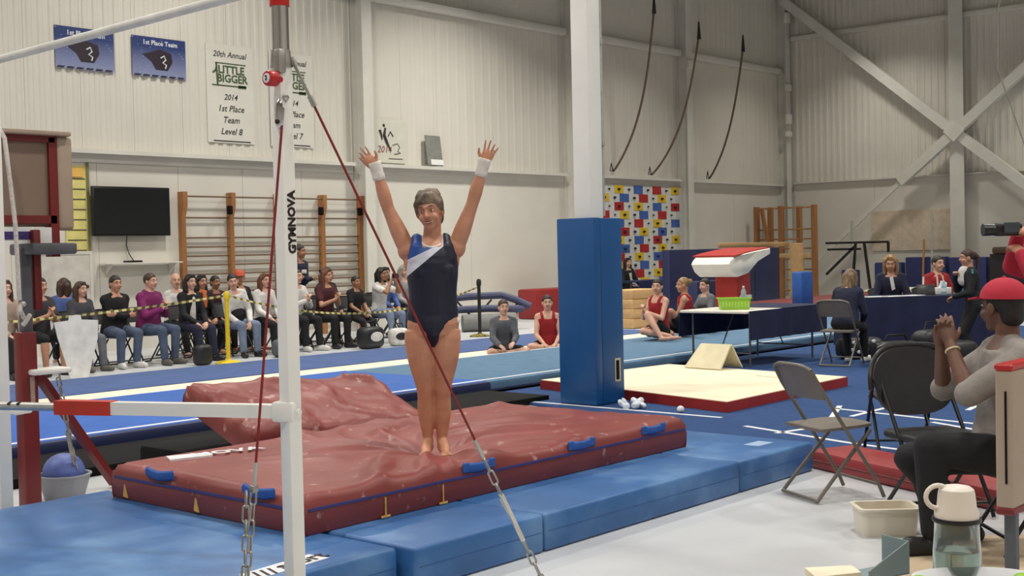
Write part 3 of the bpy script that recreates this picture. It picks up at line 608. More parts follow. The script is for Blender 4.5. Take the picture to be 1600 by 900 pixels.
def person(label, loc, rz, s=1.0, pose='sit', seat=.46, lean=6, side=0, arms='lap', head=(0, 0, 0), sk='fair', hair=('brown', 'short'), top=('shirt', None, 'long'), bottom=('trousers', None, 1.0), shoes=None,
           wid=1.0, dep=1.0, belly=0, legs=None, voxel=.0095, group=None, smile=False, cloth_e=.012, twist=0, hands_at=None, hip=None, ankles=None, cat='person'):
    t = thing('person', label, cat, loc, rz, group); tl = local(t)
    hz = {'sit': seat + .085 * s, 'stand': .88 * s, 'floor': .105 * s}[pose] if hip is None else hip
    pel = V(0, 0, hz); le = math.radians(lean); sd = math.radians(side)
    upv = V(math.sin(sd), math.sin(le), math.cos(le) * math.cos(sd)).normalized(); rt = V(math.cos(math.radians(twist)), math.sin(math.radians(twist)), 0); rt = (rt - upv * rt.dot(upv)).normalized(); fwd = upv.cross(rt)
    shc = pel + upv * .43 * s; neck = pel + upv * .5 * s
    hy, hp, hr = (math.radians(q) for q in head)
    HM = Matrix.Rotation(hy + math.radians(twist), 3, 'Z') @ Matrix.Rotation(-hp, 3, 'X') @ Matrix.Rotation(hr, 3, 'Y')
    Hc = neck + upv * .048 * s + HM @ V(0, .025, .108) * s
    sh = {q: shc + rt * (q * .150 * wid * s) for q in (1, -1)}
    # arms: wrist targets relative to the shoulder centre in the chest frame
    T = {'clap2': ((.035, .29, .06), (-.035, .27, .08), .22), 'lap': ((.09, .33, -.36), (-.09, .33, -.36), .6), 'clap': ((.035, .31, -.13), (-.035, .31, -.13), .25), 'fold': ((-.1, .22, -.2), (.12, .24, -.17), .5), 'cam': ((.06, .25, .14), (-.06, .25, .14), 1.1), 'down': ((.24, .06, -.5), (-.24, .06, -.5), .5),
         'write': ((.12, .36, -.27), (-.14, .34, -.28), .8), 'reach': ((.16, .4, -.3), (-.05, .42, -.26), .6), 'knees': ((.2, .36, -.36), (-.2, .36, -.36), .5), 'chin': ((.03, .2, .0), (-.1, .28, -.3), .9)}[arms if isinstance(arms, str) else 'lap']
    if not isinstance(arms, str): T = arms
    el, wr, hd = {}, {}, {}
    for q, tg in ((1, T[0]), (-1, T[1])):
        w_ = shc + (rt * tg[0] + fwd * tg[1] + upv * tg[2]) * s
        el[q], wr[q] = ik(sh[q], w_, .285 * s, .25 * s, rt * (q * .7) - upv * 1.0 - fwd * .3)
        fa = (wr[q] - el[q]).normalized()
        if arms in ('clap', 'clap2'): hd[q] = ((fa * .5 + upv * .9 + rt * (-q * .25)), rt * (-q), fwd * -.3 + upv * .2 - fwd)
        elif arms in ('cam',): hd[q] = ((upv * .5 + rt * (-q) * .6 + fwd * .3), -fwd, upv)
        elif arms == 'fold': hd[q] = (rt * (-q), -fwd, upv)
        else: hd[q] = ((fa + upv * -.25 + rt * (-q * .35)), -upv, rt * (-q))
    # legs
    hp_ = {q: pel + V(q * .088 * s * wid, 0, -.02 * s) for q in (1, -1)}; kn, an, toe = {}, {}, {}
    for q in (1, -1):
        if ankles: a_ = Vector(ankles[0 if q == 1 else 1][0]) * s; hint = Vector(ankles[0 if q == 1 else 1][1])
        elif pose == 'sit': a_ = V(q * random.uniform(.09, .15) * s, random.uniform(.36, .5) * s, .085 * s); hint = V(q * .12, 1, .8)
        elif pose == 'stand': a_ = V(q * .1 * s, -.02 * s, .085 * s); hint = V(0, 1, 0)
        else: a_ = V(-q * .1 * s, .26 * s + q * .05 * s, .06 * s); hint = V(q * 1.0, .35, .12)
        kn[q], an[q] = ik(hp_[q], a_, .43 * s, .41 * s, hint)
        toe[q] = an[q] + ((V(q * .25, 1, -.28) if not (ankles and len(ankles[0]) > 2) else Vector(ankles[0 if q == 1 else 1][2])).normalized() * .17 * s)
        if pose != 'floor' and not ankles: toe[q].z = .03 * s
    # body
    mb = MB(); torso(mb, pel, upv, rt, fwd, s, wid, dep, belly=belly)
    mb.cap(pel + upv * .46 * s, Hc + HM @ V(0, -.03, -.06) * s, .058 * s, .052 * s, 12)
    for q in (1, -1):
        mb.cap(neck - upv * .015 * s + rt * q * .05 * s, sh[q] + upv * .02 * s, .046 * s, .05 * s); mb.ell(sh[q], [.056 * s] * 3)
        mb.cap(sh[q], el[q], .05 * s, .038 * s, 12); mb.cap(el[q], el[q].lerp(wr[q], .35), .039 * s, .039 * s, 12); mb.cap(el[q].lerp(wr[q], .3), wr[q], .039 * s, .027 * s, 12)
        hand(mb, wr[q], *hd[q], s * .97, curl=T[2])
        mb.cap(hp_[q], kn[q], .088 * s * (wid + 1) / 2, .056 * s, 14); mb.cap(kn[q], kn[q].lerp(an[q], .35), .054 * s, .056 * s, 12); mb.cap(kn[q].lerp(an[q], .3), an[q], .057 * s, .036 * s, 12)
        mb.cap(an[q] + V(0, 0, -.03 * s), toe[q], .038 * s, .027 * s, 10)
    head_shape(mb, Hc, HM, s)
    later(mb.build('body', SK[sk], tl, smooth=False, fix=False), voxel, 2, .4)
    face_parts(tl, Hc, HM, s, HR[hair[0]] if hair else None, smile)
    if hair:
        mb = MB(); hair_shape(mb, Hc, HM, s, hair[1]); later(mb.build('hair', HR[hair[0]], tl, smooth=False, fix=False), .011, 3)
    e = cloth_e
    if top:
        nm, mt, slv = top; mb = MB(); torso(mb, pel, upv, rt, fwd, s, wid, dep, e, -.08 if nm != 'tank' else -.05, .49 if nm not in ('tank',) else .43, belly)
        if nm in ('jacket', 'hoodie', 'sweater'): torso(mb, pel - upv * .03 * s, upv, rt, fwd, s, wid, dep, e * 1.5, -.08, .2, belly)
        for q in (1, -1):
            if nm == 'tank':
                c0 = pel + upv * .40 * s + rt * q * .088 * s; mb.tube([c0 + fwd * .095 * s, c0 + upv * .06 * s + fwd * .085 * s, pel + upv * .505 * s + rt * q * .095 * s + fwd * .03 * s, pel + upv * .505 * s + rt * q * .095 * s - fwd * .03 * s, c0 + upv * .05 * s - fwd * .085 * s, c0 - fwd * .1 * s], .026 * s, 8)
            else:
                mb.cap(neck - upv * .02 * s + rt * q * .055 * s, sh[q] + upv * .02 * s, (.045 + e) * s, (.05 + e) * s)
                mb.ell(sh[q], [(.056 + e) * s] * 3); end = el[q] if slv == 'long' else sh[q].lerp(el[q], .62)
                mb.cap(sh[q], end, (.052 + e) * s, (.042 + e) * s if slv == 'long' else (.05 + e) * s, 12)
                if slv == 'long': mb.cap(el[q], el[q].lerp(wr[q], .93), (.042 + e) * s, (.03 + e) * s, 12)
                if slv == 'rolled': mb.cap(sh[q].lerp(el[q], .6), el[q], (.05 + e) * s, (.045 + e) * s, 12)
        if nm in ('hoodie', 'jacket'): 
            mb.tube([neck + rt * math.cos(a) * .078 * s + fwd * (math.sin(a) * .07 - .01) * s + upv * (.0 - .012 * math.sin(a)) * s for a in [2 * PI * k / 14 for k in range(14)]], (.02 if nm == 'jacket' else .03) * s, 8, closed=True)
        o = mb.build(nm if nm != 'tank' else 'tank_top', mt, tl, smooth=False, fix=False); later(o, .013, 3)
    if bottom:
        nm, mt, cov = bottom; mb = MB(); torso(mb, pel, upv, rt, fwd, s, wid, dep, e * .8, -.13, .03)
        for q in (1, -1):
            mb.cap(hp_[q], kn[q] if cov > .5 else hp_[q].lerp(kn[q], cov * 2), (.09 * (wid + 1) / 2 + e) * s, (.058 + e) * s if cov > .5 else (.085 + e) * s, 14)
            if cov > .5: mb.cap(kn[q], kn[q].lerp(an[q], (cov - .5) * 2 * .93), (.058 + e) * s, (.044 + e) * s, 12)
        later(mb.build(nm, mt, tl, smooth=False, fix=False), .013, 3)
    if shoes:
        for q in (1, -1):
            mb = MB(); a_ = an[q]; d_ = (toe[q] - a_); d_.z = d_.z if pose == 'floor' else 0; d_ = d_.normalized() if d_.length > 1e-4 else V(0, 1, 0)
            bz = V(a_.x, a_.y, max(.04 * s, a_.z - .045 * s))
            mb.cap(a_ + V(0, 0, -.01 * s), bz, .046 * s, .046 * s); mb.cap(bz - d_ * .03 * s, bz + d_ * .17 * s, .044 * s, .036 * s, 12); mb.cap(bz, bz + d_ * .12 * s + V(0, 0, .02 * s), .045 * s, .036 * s, 12)
            later(mb.build('shoe', shoes, tl, smooth=False, fix=False), .011, 2)
    t['joints'] = {'Hc': Hc, 'HM': HM, 'wr': wr, 'el': el, 'sh': sh, 'kn': kn, 'an': an, 'pel': pel, 'neck': neck, 'rt': rt, 'fwd': fwd, 'upv': upv, 's': s}
    t['l'] = tl
    return t

# ---------------------------------------------------------------- the gymnast, arms raised on the crash mat
def leotard_material():
    m = pm('leotard_navy', (14, 18, 42), .45, .1, 30, .15, 60); nt = m.node_tree; b = nt.nodes['Principled BSDF']
    src = b.inputs['Base Color'].links[0].from_socket
    tc = nt.nodes.new('ShaderNodeTexCoord'); sp = nt.nodes.new('ShaderNodeSeparateXYZ'); nt.links.new(tc.outputs['Object'], sp.inputs[0])
    def mth(op, a, b_):
        n = nt.nodes.new('ShaderNodeMath'); n.operation = op
        for i, q in enumerate((a, b_)):
            if isinstance(q, (int, float)): n.inputs[i].default_value = q
            else: nt.links.new(q, n.inputs[i])
        return n.outputs[0]
    def mix(f, a, c):
        n = nt.nodes.new('ShaderNodeMix'); n.data_type = 'RGBA'; nt.links.new(f, n.inputs['Factor']); nt.links.new(a, n.inputs['A']); n.inputs['B'].default_value = lin(c); return n.outputs['Result']
    u = mth('MULTIPLY', sp.outputs['X'], -1.0); z = sp.outputs['Z']
    up_l = mth('ADD', mth('MULTIPLY', u, .46), 1.232); lo_l = mth('ADD', mth('MULTIPLY', u, .80), 1.185)
    above_lo = mth('GREATER_THAN', z, lo_l); above_up = mth('GREATER_THAN', z, up_l); front = mth('GREATER_THAN', sp.outputs['Y'], -.02); left = mth('LESS_THAN', u, .075)
    f1 = mth('MULTIPLY', mth('MULTIPLY', above_lo, front), left); f2 = mth('MULTIPLY', above_up, mth('LESS_THAN', u, .06))
    c = mix(f1, src, (206, 208, 222)); c = mix(f2, c, (24, 74, 150)); nt.links.new(c, b.inputs['Base Color'])
    return m
def gymnast():
    t = thing('person', 'gymnast in a navy and blue leotard with both arms raised on the red mat', 'person', (FX, FY, .345), math.radians(135)); tl = local(t)
    J = lambda u, y, z: V(-u, y, z)
    mb = MB(); pel = J(-.005, 0, .76)
    TR = [(.655, .05, .05), (.68, .115, .09), (.72, .15, .112), (.78, .156, .118), (.85, .146, .108), (.93, .137, .1), (1.0, .14, .1), (1.07, .148, .108), (1.14, .15, .112), (1.20, .15, .1), (1.245, .125, .085), (1.275, .08, .066), (1.3, .056, .055)]
    def tors(mb, e, z0, z1, n=20): mb.rings([oval(J(.002 + .012 * (z - .76), .0 + .012 * math.sin((z - .7) * 5), z), V(1, 0, 0), V(0, 1, 0), a + e, b + e, n) for z, a, b in TR if z0 <= z <= z1])
    tors(mb, 0, 0, 9)
    for q in (-1, 1): mb.ell(J(q * .06 + .008, .066, 1.1), (.07, .05, .062))          # bust
    for q in (-1, 1): mb.ell(J(q * .07, -.06, .73), (.085, .08, .085))
    HM = Matrix.Rotation(math.radians(-14), 3, 'Z') @ Matrix.Rotation(math.radians(-6), 3, 'X') @ Matrix.Rotation(math.radians(7), 3, 'Y'); Hc = J(.0, .045, 1.452)
    mb.cap(J(.006, 0, 1.25), Hc + HM @ V(0, -.03, -.055), .058, .052, 14)
    A = {-1: (J(-.14, 0, 1.225), J(-.248, .02, 1.475), J(-.312, .05, 1.715)), 1: (J(.15, 0, 1.235), J(.252, .02, 1.49), J(.325, .05, 1.725))}
    for q in (-1, 1):
        S, E_, W = A[q]
        mb.cap(J(q * .06, -.01, 1.262), S, .05, .056); mb.ell(S, (.06, .06, .066)); mb.ell(S.lerp(J(q * .12, 0, 1.1), .5), (.036, .052, .075))
        mb.tube([S.lerp(E_, f_) for f_ in (-.05, .2, .4, .6, .8)] + [E_] + [E_.lerp(W, f_) for f_ in (.15, .32, .5, .7, .88, 1.02)], [.05, .052, .051, .047, .041, .037, .039, .041, .038, .031, .026, .025], 16)
    hand(mb, A[-1][2], J(-.68, .1, .75), V(0, 1, .1), J(.75, .2, .65), .95, .08, (.25, .1, .5, .6), .0082)
    hand(mb, A[1][2], J(.42, .1, .9), V(0, 1, .1), J(-.9, .2, .4), .95, .14, (.2, .15, .4, .15), .0082)
    for q in (-1, 1):
        H_, K, An, T_ = J(q * .078, 0, .72), J(q * .052 - .002, .012, .395), J(q * .042 - .002, -.012, .075), J(q * .062 - .002, .13, .022)
        lz = [(.75, .086, 0), (.70, .094, 0), (.64, .093, .003), (.58, .087, .006), (.52, .077, .009), (.46, .064, .011), (.415, .055, .012), (.38, .05, .01), (.34, .049, .0), (.29, .053, -.012), (.24, .053, -.018), (.19, .046, -.018), (.14, .037, -.016), (.10, .031, -.014), (.07, .031, -.012)]
        def ux(z_): return (q * (.052 + (z_ - .395) * .08) - .002) if z_ > .395 else (q * (.042 + (z_ - .075) * .031) - .002)
        mb.tube([J(ux(z_), y_, z_) for z_, r_, y_ in lz], [r_ for z_, r_, y_ in lz], 18); mb.ell(J(ux(.395), .03, .395), (.036, .03, .042)); mb.cap(An + V(0, -.02, -.035), T_, .034, .026); mb.cap(An, T_ + V(0, -.05, .01), .034, .028)
        for k in range(5): mb.cap(T_ + J(q * (-.024 + .013 * k), .01 - abs(k - .8) * .006, -.004), T_ + J(q * (-.024 + .013 * k), .04 - k * .006, -.008), .0085 if k else .011, .007 if k else .01, 8)
    head_shape(mb, Hc, HM, .98, True)
    later(mb.build('body', SK['tan'], tl, smooth=False, fix=False), .0058, 3, .4)
    face_parts(tl, Hc, HM, .98, HR['grey'], True)
    mb = MB(); hair_shape(mb, Hc, HM, 1.02, 'tousled'); later(mb.build('hair', HR['grey'], tl, smooth=False, fix=False), .008, 2)
    # leotard: trunk shell with high-cut legs and shoulder straps
    mb = MB(); tors(mb, .006, .84, 1.21, 24)
    mb.rings([oval(J(0, .004, z), V(1, 0, 0), V(0, 1, 0), a, b, 20) for z, a, b in ((.645, .03, .07), (.68, .05, .102), (.72, .082, .119), (.76, .118, .126), (.80, .147, .124), (.835, .157, .117), (.86, .151, .112))])
    for q in (-1, 1): mb.ell(J(q * .06 + .008, .068, 1.1), (.074, .054, .066)); mb.ell(J(q * .06, -.065, .75), (.085, .082, .075))
    for q in (-1, 1): mb.cap(J(q * .096 + .006, .05, 1.17), J(q * .086 + .006, .045, 1.235), .052, .046, 12); mb.cap(J(q * .086 + .006, .045, 1.235), J(q * .084 + .004, -.002, 1.292), .046, .034, 12); mb.cap(J(q * .084, -.002, 1.292), J(q * .09, -.055, 1.2), .034, .052, 12)
    mb.rings([oval(J(.008, .004, z), V(1, 0, 0), V(0, 1, 0), a, b, 22) for z, a, b in ((1.18, .152, .117), (1.215, .146, .105), (1.24, .125, .094))])
    later(mb.build('leotard', leotard_material(), tl, smooth=False, fix=False), .0068, 3, .5)
    mb = MB(); mb.tube([J(.006 + .062 * math.cos(a), .022 + .072 * math.sin(a), 1.285 - .045 * max(0, math.sin(a)) + .01 * max(0, -math.sin(a))) for a in [2 * PI * k / 28 for k in range(28)]], .0055, 8, closed=True)
    mb.build('neckline_trim', m_white, tl)
    for q in (-1, 1):
        S, E_, W = A[q]; d = (W - E_).normalized(); rg = []
        a_, b_ = frame(d)
        for k, (f_, r_) in enumerate(((-.075, .031), (-.07, .037), (-.05, .039), (-.03, .036), (-.01, .038), (.012, .037), (.03, .041), (.036, .036))): rg.append(oval(W + d * f_, a_, b_, r_ + .002 * math.sin(k * 3), r_, 18))
        MB().rings(rg).build('wrist_wrap', pm('cotton_wrap', (226, 220, 212), .9, .05, 30, .3, 120), tl, angle=60)
    MB().rbox(J(.152, .02, .80), (.02, .05, .03), .006, 1).build('leotard_tag', m_white, tl)
    return t
gymnast()
# ---------------------------------------------------------------- chairs, tables and equipment
m_gch = pm('brown_grey_enamel', (112, 106, 98), .4, .05, 6); m_gpl = pm('taupe_seat', (118, 110, 102), .5, .05, 8)
m_bch = pm('black_tube', (20, 20, 22), .35, .05); m_bvin = pm('black_vinyl', (30, 30, 33), .45, .1, 12, .15, 80)
def steel_chair(label, loc, rz, group, mt, ms, pad=False, fan=False):
    """folding chair facing +Y of its own frame"""
    t = thing('folding_chair', label, 'chair', loc, rz, group); tl = local(t); r = .012
    w_ = .21
    for q in (-1, 1):
        MB().tube([(q * w_, .24, .012), (q * w_, .2, .1), (q * w_, -.02, .43), (q * w_, -.2, .7), (q * w_ * .97, -.255, .8)], r, 8).build('front_leg', mt, tl)
        MB().tube([(q * (w_ - .03), .17, .42), (q * (w_ - .03), .05, .3), (q * (w_ - .02), -.18, .06), (q * (w_ - .02), -.22, .014)], r, 8).build('rear_leg', mt, tl)
    MB().cyl((-w_ + .02, -.215, .02), (w_ - .02, -.215, .02), r, seg=8).build('rear_crossbar', mt, tl)
    MB().cyl((-w_, .205, .09), (w_, .205, .09), r * .8, seg=8).build('front_crossbar', mt, tl)
    if pad: MB().rbox((0, 0.0, .445), (.43, .42, .055), .025, 3).build('seat', ms, tl)
    else:
        mb = MB(); pr = [(-.195, -.19), (.195, -.19), (.205, .08), (.17, .185), (.09, .215), (-.09, .215), (-.17, .185), (-.205, .08)]
        mb.prism([V(a, b, .428 + .012 * (b > 0)) for a, b in pr], (0, 0, .018)); mb.build('seat', ms, tl, smooth=False)
    if fan:
        rg = []; 
        for yo, sc in ((0, .97), (-.012, 1), (-.03, 1), (-.042, .97)):
            ring = []
            for k in range(32):
                a = 2 * PI * k / 32; x_ = .285 * math.copysign(abs(math.cos(a)) ** .72, math.cos(a)) * sc * (1.0 if math.sin(a) > 0 else .86); z_ = (.24 if math.sin(a) > 0 else .16) * math.copysign(abs(math.sin(a)) ** .85, math.sin(a)) * sc
                ring.append(V(x_, -.195 + yo - (z_ + .16) * .22 + .05 * (x_ / .285) ** 2, .70 + z_))
            rg.append(ring)
        b_ = MB().rings(rg).build('backrest', ms, tl)
        MB().tube([V(x_ * 1.0, -.213 - (z_ + .16) * .22 + .05 * (x_ / .285) ** 2, .70 + z_) for x_, z_ in [(.292 * math.copysign(abs(math.cos(a)) ** .72, math.cos(a)), .246 * math.sin(a) ** .85) for a in [PI * k / 16 for k in range(17)]]], .014, 8).build('back_frame', mt, tl)
        MB().rbox((0, -.31, .905), (.1, .02, .03), .01).build('hand_slot', m_black, sub(b_, {'_m': Matrix.Identity(4), 'o': None}))
    else:
        rg = []
        for z_ in (.62, .635, .70, .78, .815, .825):
            y0_ = -.16 - (z_ - .62) * .48; wf = w_ * (.96 if z_ < .8 else (.9 if z_ < .82 else .8))
            rg.append([V(x_, y0_ - .028 * (1 - (x_ / w_) ** 2), z_) for x_ in [wf * (k / 5 - 1) for k in range(11)]] + [V(x_, y0_ - .028 * (1 - (x_ / w_) ** 2) + .01, z_) for x_ in [wf * (1 - k / 5) for k in range(11)]])
        MB().rings(rg).build('backrest', ms, tl)
        MB().tube([(q_ * w_ * .97, -.255 - .028 * (1 - q_ ** 2), .8 + .03 * (1 - q_ ** 4)) for q_ in [k / 6 - 1 for k in range(13)]], r, 8).build('top_rail', mt, tl)
    return t
yaw = lambda fx, fy: math.atan2(fy, fx) - PI / 2
steel_chair('brown grey metal folding chair standing on the bare concrete beside the blue mat', (7.07, 3.64, 0), yaw(.876, -.483), 'folding chairs near the mats', m_gch, m_gpl)
steel_chair('black padded folding chair with a wide rounded back beside the clapping man', (6.95, 2.92, 0), yaw(-.58, -.81), 'folding chairs near the mats', m_bch, m_bvin, True, True)
steel_chair('brown grey metal folding chair of the blond child at the judges table', (14.55, 7.32, .025), yaw(.92, .1), 'folding chairs near the mats', m_gch, m_gpl)
steel_chair('black folding chair under the man in the grey shirt', (6.42, 2.18, 0), yaw(-.66, .75), 'folding chairs near the mats', m_bch, m_bvin, True)
steel_chair('low black folding chair standing between the judges table and the padded chair', (8.5, 3.82, .026), yaw(.8, .6), 'folding chairs near the mats', m_bch, m_bvin)

# white folding table with a lime basket
m_tt = pm('white_laminate', (222, 218, 206), .45, .03); m_navy = pm('navy_cloth', (26, 32, 66), .85, .08, 4, .15, 60); m_leg = pm('grey_table_leg', (96, 98, 104), .4, metal=.5)
t = thing('folding_table', 'white folding table with a navy cloth panel and a lime basket on it', 'table', (14.6, 8.58, 0))
MB().rbox((14.62, 8.58, .725), (2.05, 1.0, .035), .012).build('table_top', m_tt, t)
for x_ in (13.78, 15.4):
    for y_ in (8.16, 9.0): MB().cyl((x_, y_, .026), (x_, y_, .71), .014).build('leg', m_leg, t)
    MB().cyl((x_, 8.16, .2), (x_, 9.0, .2), .01).build('stretcher', m_leg, t)
    MB().cyl((x_, 8.6, .2), (x_ + (.35 if x_ < 14 else -.35), 8.6, .69), .009).build('brace', m_leg, t)
def drape(t, p0, p1, ztop, zbot, out, name, mat, wav=.015, n=26, lift=None):
    p0 = Vector(p0); p1 = Vector(p1); out = Vector(out); rg = []
    for k in range(n + 1):
        f_ = k / n; p = p0.lerp(p1, f_); ww = wav * math.sin(f_ * 31) + wav * .6 * math.sin(f_ * 53 + 1); zb = zbot + (lift(f_) if lift else 0)
        rg.append([V(p.x, p.y, ztop) + out * .004, V(p.x, p.y, ztop * .6 + zb * .4) + out * (.012 + ww * .5), V(p.x, p.y, zb) + out * (.02 + ww), V(p.x, p.y, zb) + out * (.014 + ww), V(p.x, p.y, ztop * .6 + zb * .4) + out * (.006 + ww * .5), V(p.x, p.y, ztop)])
    return MB().rings(rg).build(name, mat, t)
drape(t, (13.62, 8.07, 0), (15.64, 8.07, 0), .742, .38, (0, -1, 0), 'cloth_panel', m_navy)
drape(t, (13.62, 9.09, 0), (15.64, 9.09, 0), .742, .40, (0, 1, 0), 'cloth_panel', m_navy)
MB().bb((14.45, 8.06, .7425), (15.64, 9.1, .7455)).build('cloth_top', m_navy, t)
m_lime = pm('lime_plastic', (150, 200, 60), .4, .05)
bk = thing('basket', 'lime green plastic basket on the white folding table', 'basket', (13.98, 8.5, .744), math.radians(-50))
bl = local(bk); mb = MB()
def tray(mb, w_, d_, h, th=.012, fl=.02, cr=.035):
    def q(f_, z):
        out = []
        for cx, cy, a0 in ((1, 1, 0), (-1, 1, 90), (-1, -1, 180), (1, -1, 270)):
            for k in range(5):
                a = math.radians(a0 + k * 22.5); out.append(V(cx * (w_ / 2 + f_ - cr) + cr * math.cos(a), cy * (d_ / 2 + f_ - cr) + cr * math.sin(a), z))
        return out
    mb.rings([q(0, 0), q(fl, h - .014), q(fl + .014, h - .012), q(fl + .014, h), q(fl - th, h), q(-th, th)]); return mb
tray(mb, .36, .22, .15).build('tub', m_lime, bl)
for k in range(9):
    MB().rbox((-.16 + k * .04, -.122, .07), (.012, .006, .09), .003, 1).build('lattice_rib', pm('pale_lime', (186, 222, 110), .4), bl)
MB().rbox((0, 0, .1), (.33, .19, .03), .01).build('lining', pm('lining_pale', (206, 216, 196), .8), bl)
bo = thing('water_bottle', 'clear water bottle standing in the lime basket', 'bottle', (14.08, 8.42, .87)); bl2 = local(bo)
MB().lathe((0, 0, 0), [(.03, 0), (.034, .01), (.034, .09), (.03, .11), (.013, .14), (.012, .15)], 14).build('bottle_body', pm('clear_plastic', (200, 214, 222), .15, .02, trans=.6), bl2)
MB().cyl((0, 0, .15), (0, 0, .17), .014).build('bottle_cap', m_white, bl2)

# judges table with cloth
jt = thing('judges_table', 'long table under a navy cloth that reaches the carpet', 'table', (17.3, 7.5, .025)); JA, JB = V(16.6, 8.05, 0), V(18.25, 6.75, 0); jd = (JB - JA).normalized(); jo = V(-jd.y, jd.x, 0)
if jo.x < 0: jo = -jo
JC, JD = JB + jo * .8, JA + jo * .8
MB().prism([q + V(0, 0, .755) for q in (JA, JB, JC, JD)], (0, 0, .022)).build('table_top', m_navy, jt, smooth=False)
drape(jt, JA, JB, .778, .05, -jo, 'front_drape', m_navy, .02, 34); drape(jt, JD, JA, .778, .06, -jd, 'side_drape', m_navy, .02, 14); drape(jt, JB, JC, .778, .3, jd, 'side_drape', m_navy, .02, 14)
for q in (JA + jd * .2 + jo * .7, JB - jd * .2 + jo * .7): MB().cyl((q.x, q.y, .026), (q.x, q.y, .755), .016).build('leg', m_leg, jt)
JP = lambda a, b, z=.778: JA + jd * a + jo * b + V(0, 0, z)
m_paper = pm('paper', (228, 228, 226), .8, .02)
ja = math.atan2(jd.y, jd.x)
for k, (a, b, lab) in enumerate(((.35, .22, 'white score sheet in front of the blond judge'), (.62, .2, 'white score sheet between the two judges'), (.95, .25, 'white score sheet in front of the judge in red'))):
    tag(MB().rbox(JP(a, b, .782), (.3, .21, .006), .001, 1, rz=ja + .2 * k).build('score_sheet', m_paper), lab, 'paper', 'score sheets on the judges table')
tb = thing('tablet', 'black tablet propped up on the judges table', 'tablet', JP(1.18, .3, .779), ja - .3); MB().rbox((0, 0, .075), (.26, .012, .17), .006, rot=Matrix.Rotation(-.35, 3, 'X')).build('screen', m_bch, local(tb)); MB().rbox((0, .06, .05), (.1, .008, .11), .003, 1, rot=Matrix.Rotation(.5, 3, 'X')).build('stand', m_bch, local(tb))
m_pet = pm('pet_plastic', (176, 204, 214), .15, .02, trans=.5); m_blucap = pm('blue_label', (60, 140, 190), .4)
for k, (a, b, h, lab) in enumerate(((1.42, .22, .2, 'clear water bottle beside the tablet on the judges table'), (1.66, .3, .24, 'tall clear bottle with a blue label on the judges table'), (1.75, .2, .2, 'short clear bottle at the end of the judges table'))):
    bt = thing('water_bottle', lab, 'bottle', JP(a, b), 0, 'bottles on the judges table'); l_ = local(bt)
    bb_ = MB().lathe((0, 0, 0), [(.03, 0), (.036, .01), (.036, h * .62), (.03, h * .75), (.013, h * .9), (.012, h * .95)], 14).build('bottle_body', m_pet, l_); MB().cyl((0, 0, h * .95), (0, 0, h * 1.04), .015).build('bottle_cap', m_white, l_)
    MB().lathe((0, 0, 0), [(.0368, h * .25), (.0368, h * .5)], 14).build('bottle_label', m_blucap if k else m_white, l_)
tb = thing('tissue_box', 'white tissue box on the judges table', 'tissue box', JP(1.55, .48), ja); MB().rbox((0, 0, .05), (.22, .12, .1), .008).build('carton', m_paper, local(tb)); MB().prism([(-.06, 0, .1), (.06, 0, .1), (.08, .02, .17), (-.02, .01, .2)], (0, .012, 0)).build('tissue', m_white, local(tb))
gb = thing('green_bowl', 'lime green bowl at the end of the judges table', 'bowl', JP(1.88, .32)); MB().lathe((0, 0, 0), [(.06, 0), (.07, .01), (.12, .08), (.125, .085), (.115, .085), (.06, .02)], 22).build('bowl', m_lime, local(gb)); MB().ell((0, 0, .07), (.09, .09, .05)).build('fruit', m_lime, local(gb))
# bag under the table
gbag = thing('gym_bag', 'black gym bag with white paw print spots under the blond child', 'bag', (15.55, 7.55, .026), ja)
mb = MB(); mb.rbox((0, 0, .14), (.62, .3, .28), .1, 4); mb.build('bag_body', m_bvin, local(gbag))
for k in range(11): MB().ell((-.26 + (k % 6) * .1 + random.uniform(-.02, .02), -.152 + random.uniform(0, .004), .12 + .11 * (k // 6) + random.uniform(-.03, .03)), (.03, .008, .024)).build('white_spot', m_white, local(gbag))

# vault table, landing mats, navy wall mats
m_vred = pm('vault_red', (168, 40, 34), .5, .04); m_vwht = pm('vault_white', (226, 220, 208), .5, .03); m_vdark = pm('maroon_mat', (116, 44, 42), .6, .06, 3); m_nmat = pm('navy_mat', (30, 38, 78), .55, .06, 2)
vt = thing('vault_table', 'white vaulting table with a red top and red pedestal', 'vault table', (20.8, 12.7, 0))
prof = [(20.1, 1.28), (20.22, 1.36), (20.5, 1.41), (20.95, 1.46), (21.42, 1.5)]; low = [(20.06, 1.22), (20.16, 1.08), (20.35, .98), (20.6, 1.05), (20.95, 1.26), (21.42, 1.40)]
mb = MB(); outl = prof + low[::-1]
rg = [[V(x_, 12.7 + w_ * (.98 if x_ > 20.4 else .82), z_) for x_, z_ in outl] for w_ in (-.52, -.5, .5, .52)]
for r_ in (rg[0], rg[-1]):
    c_ = sum(r_, V(0, 0, 0)) / len(r_)
    for i, q in enumerate(r_): r_[i] = c_ + (q - c_) * .93; r_[i].y = q.y
mb.rings(rg); mb.build('body', m_vwht, vt, angle=50)
mb = MB(); up_ = [(20.2, 1.362)] + prof[2:]; rg = [[V(x_, 12.7 + w_, z_ + dz) for x_, z_ in up_ for dz in (0,)] + [V(x_, 12.7 + w_, z_ + .022) for x_, z_ in up_[::-1]] for w_ in (-.47, .47)]
mb.rings(rg); mb.build('top_pad', m_vred, vt, angle=50)
mb = MB(); mb.rbox((20.85, 12.7, .65), (.5, .5, 1.3), .04); mb.build('pedestal', m_vred, vt)
MB().rbox((20.85, 12.7, .12), (1.0, .9, .2), .03).build('base', m_vdark, vt)
MB().rbox((20.85, 12.42, .6), (.4, .03, .05), .01).build('badge', m_white, vt)
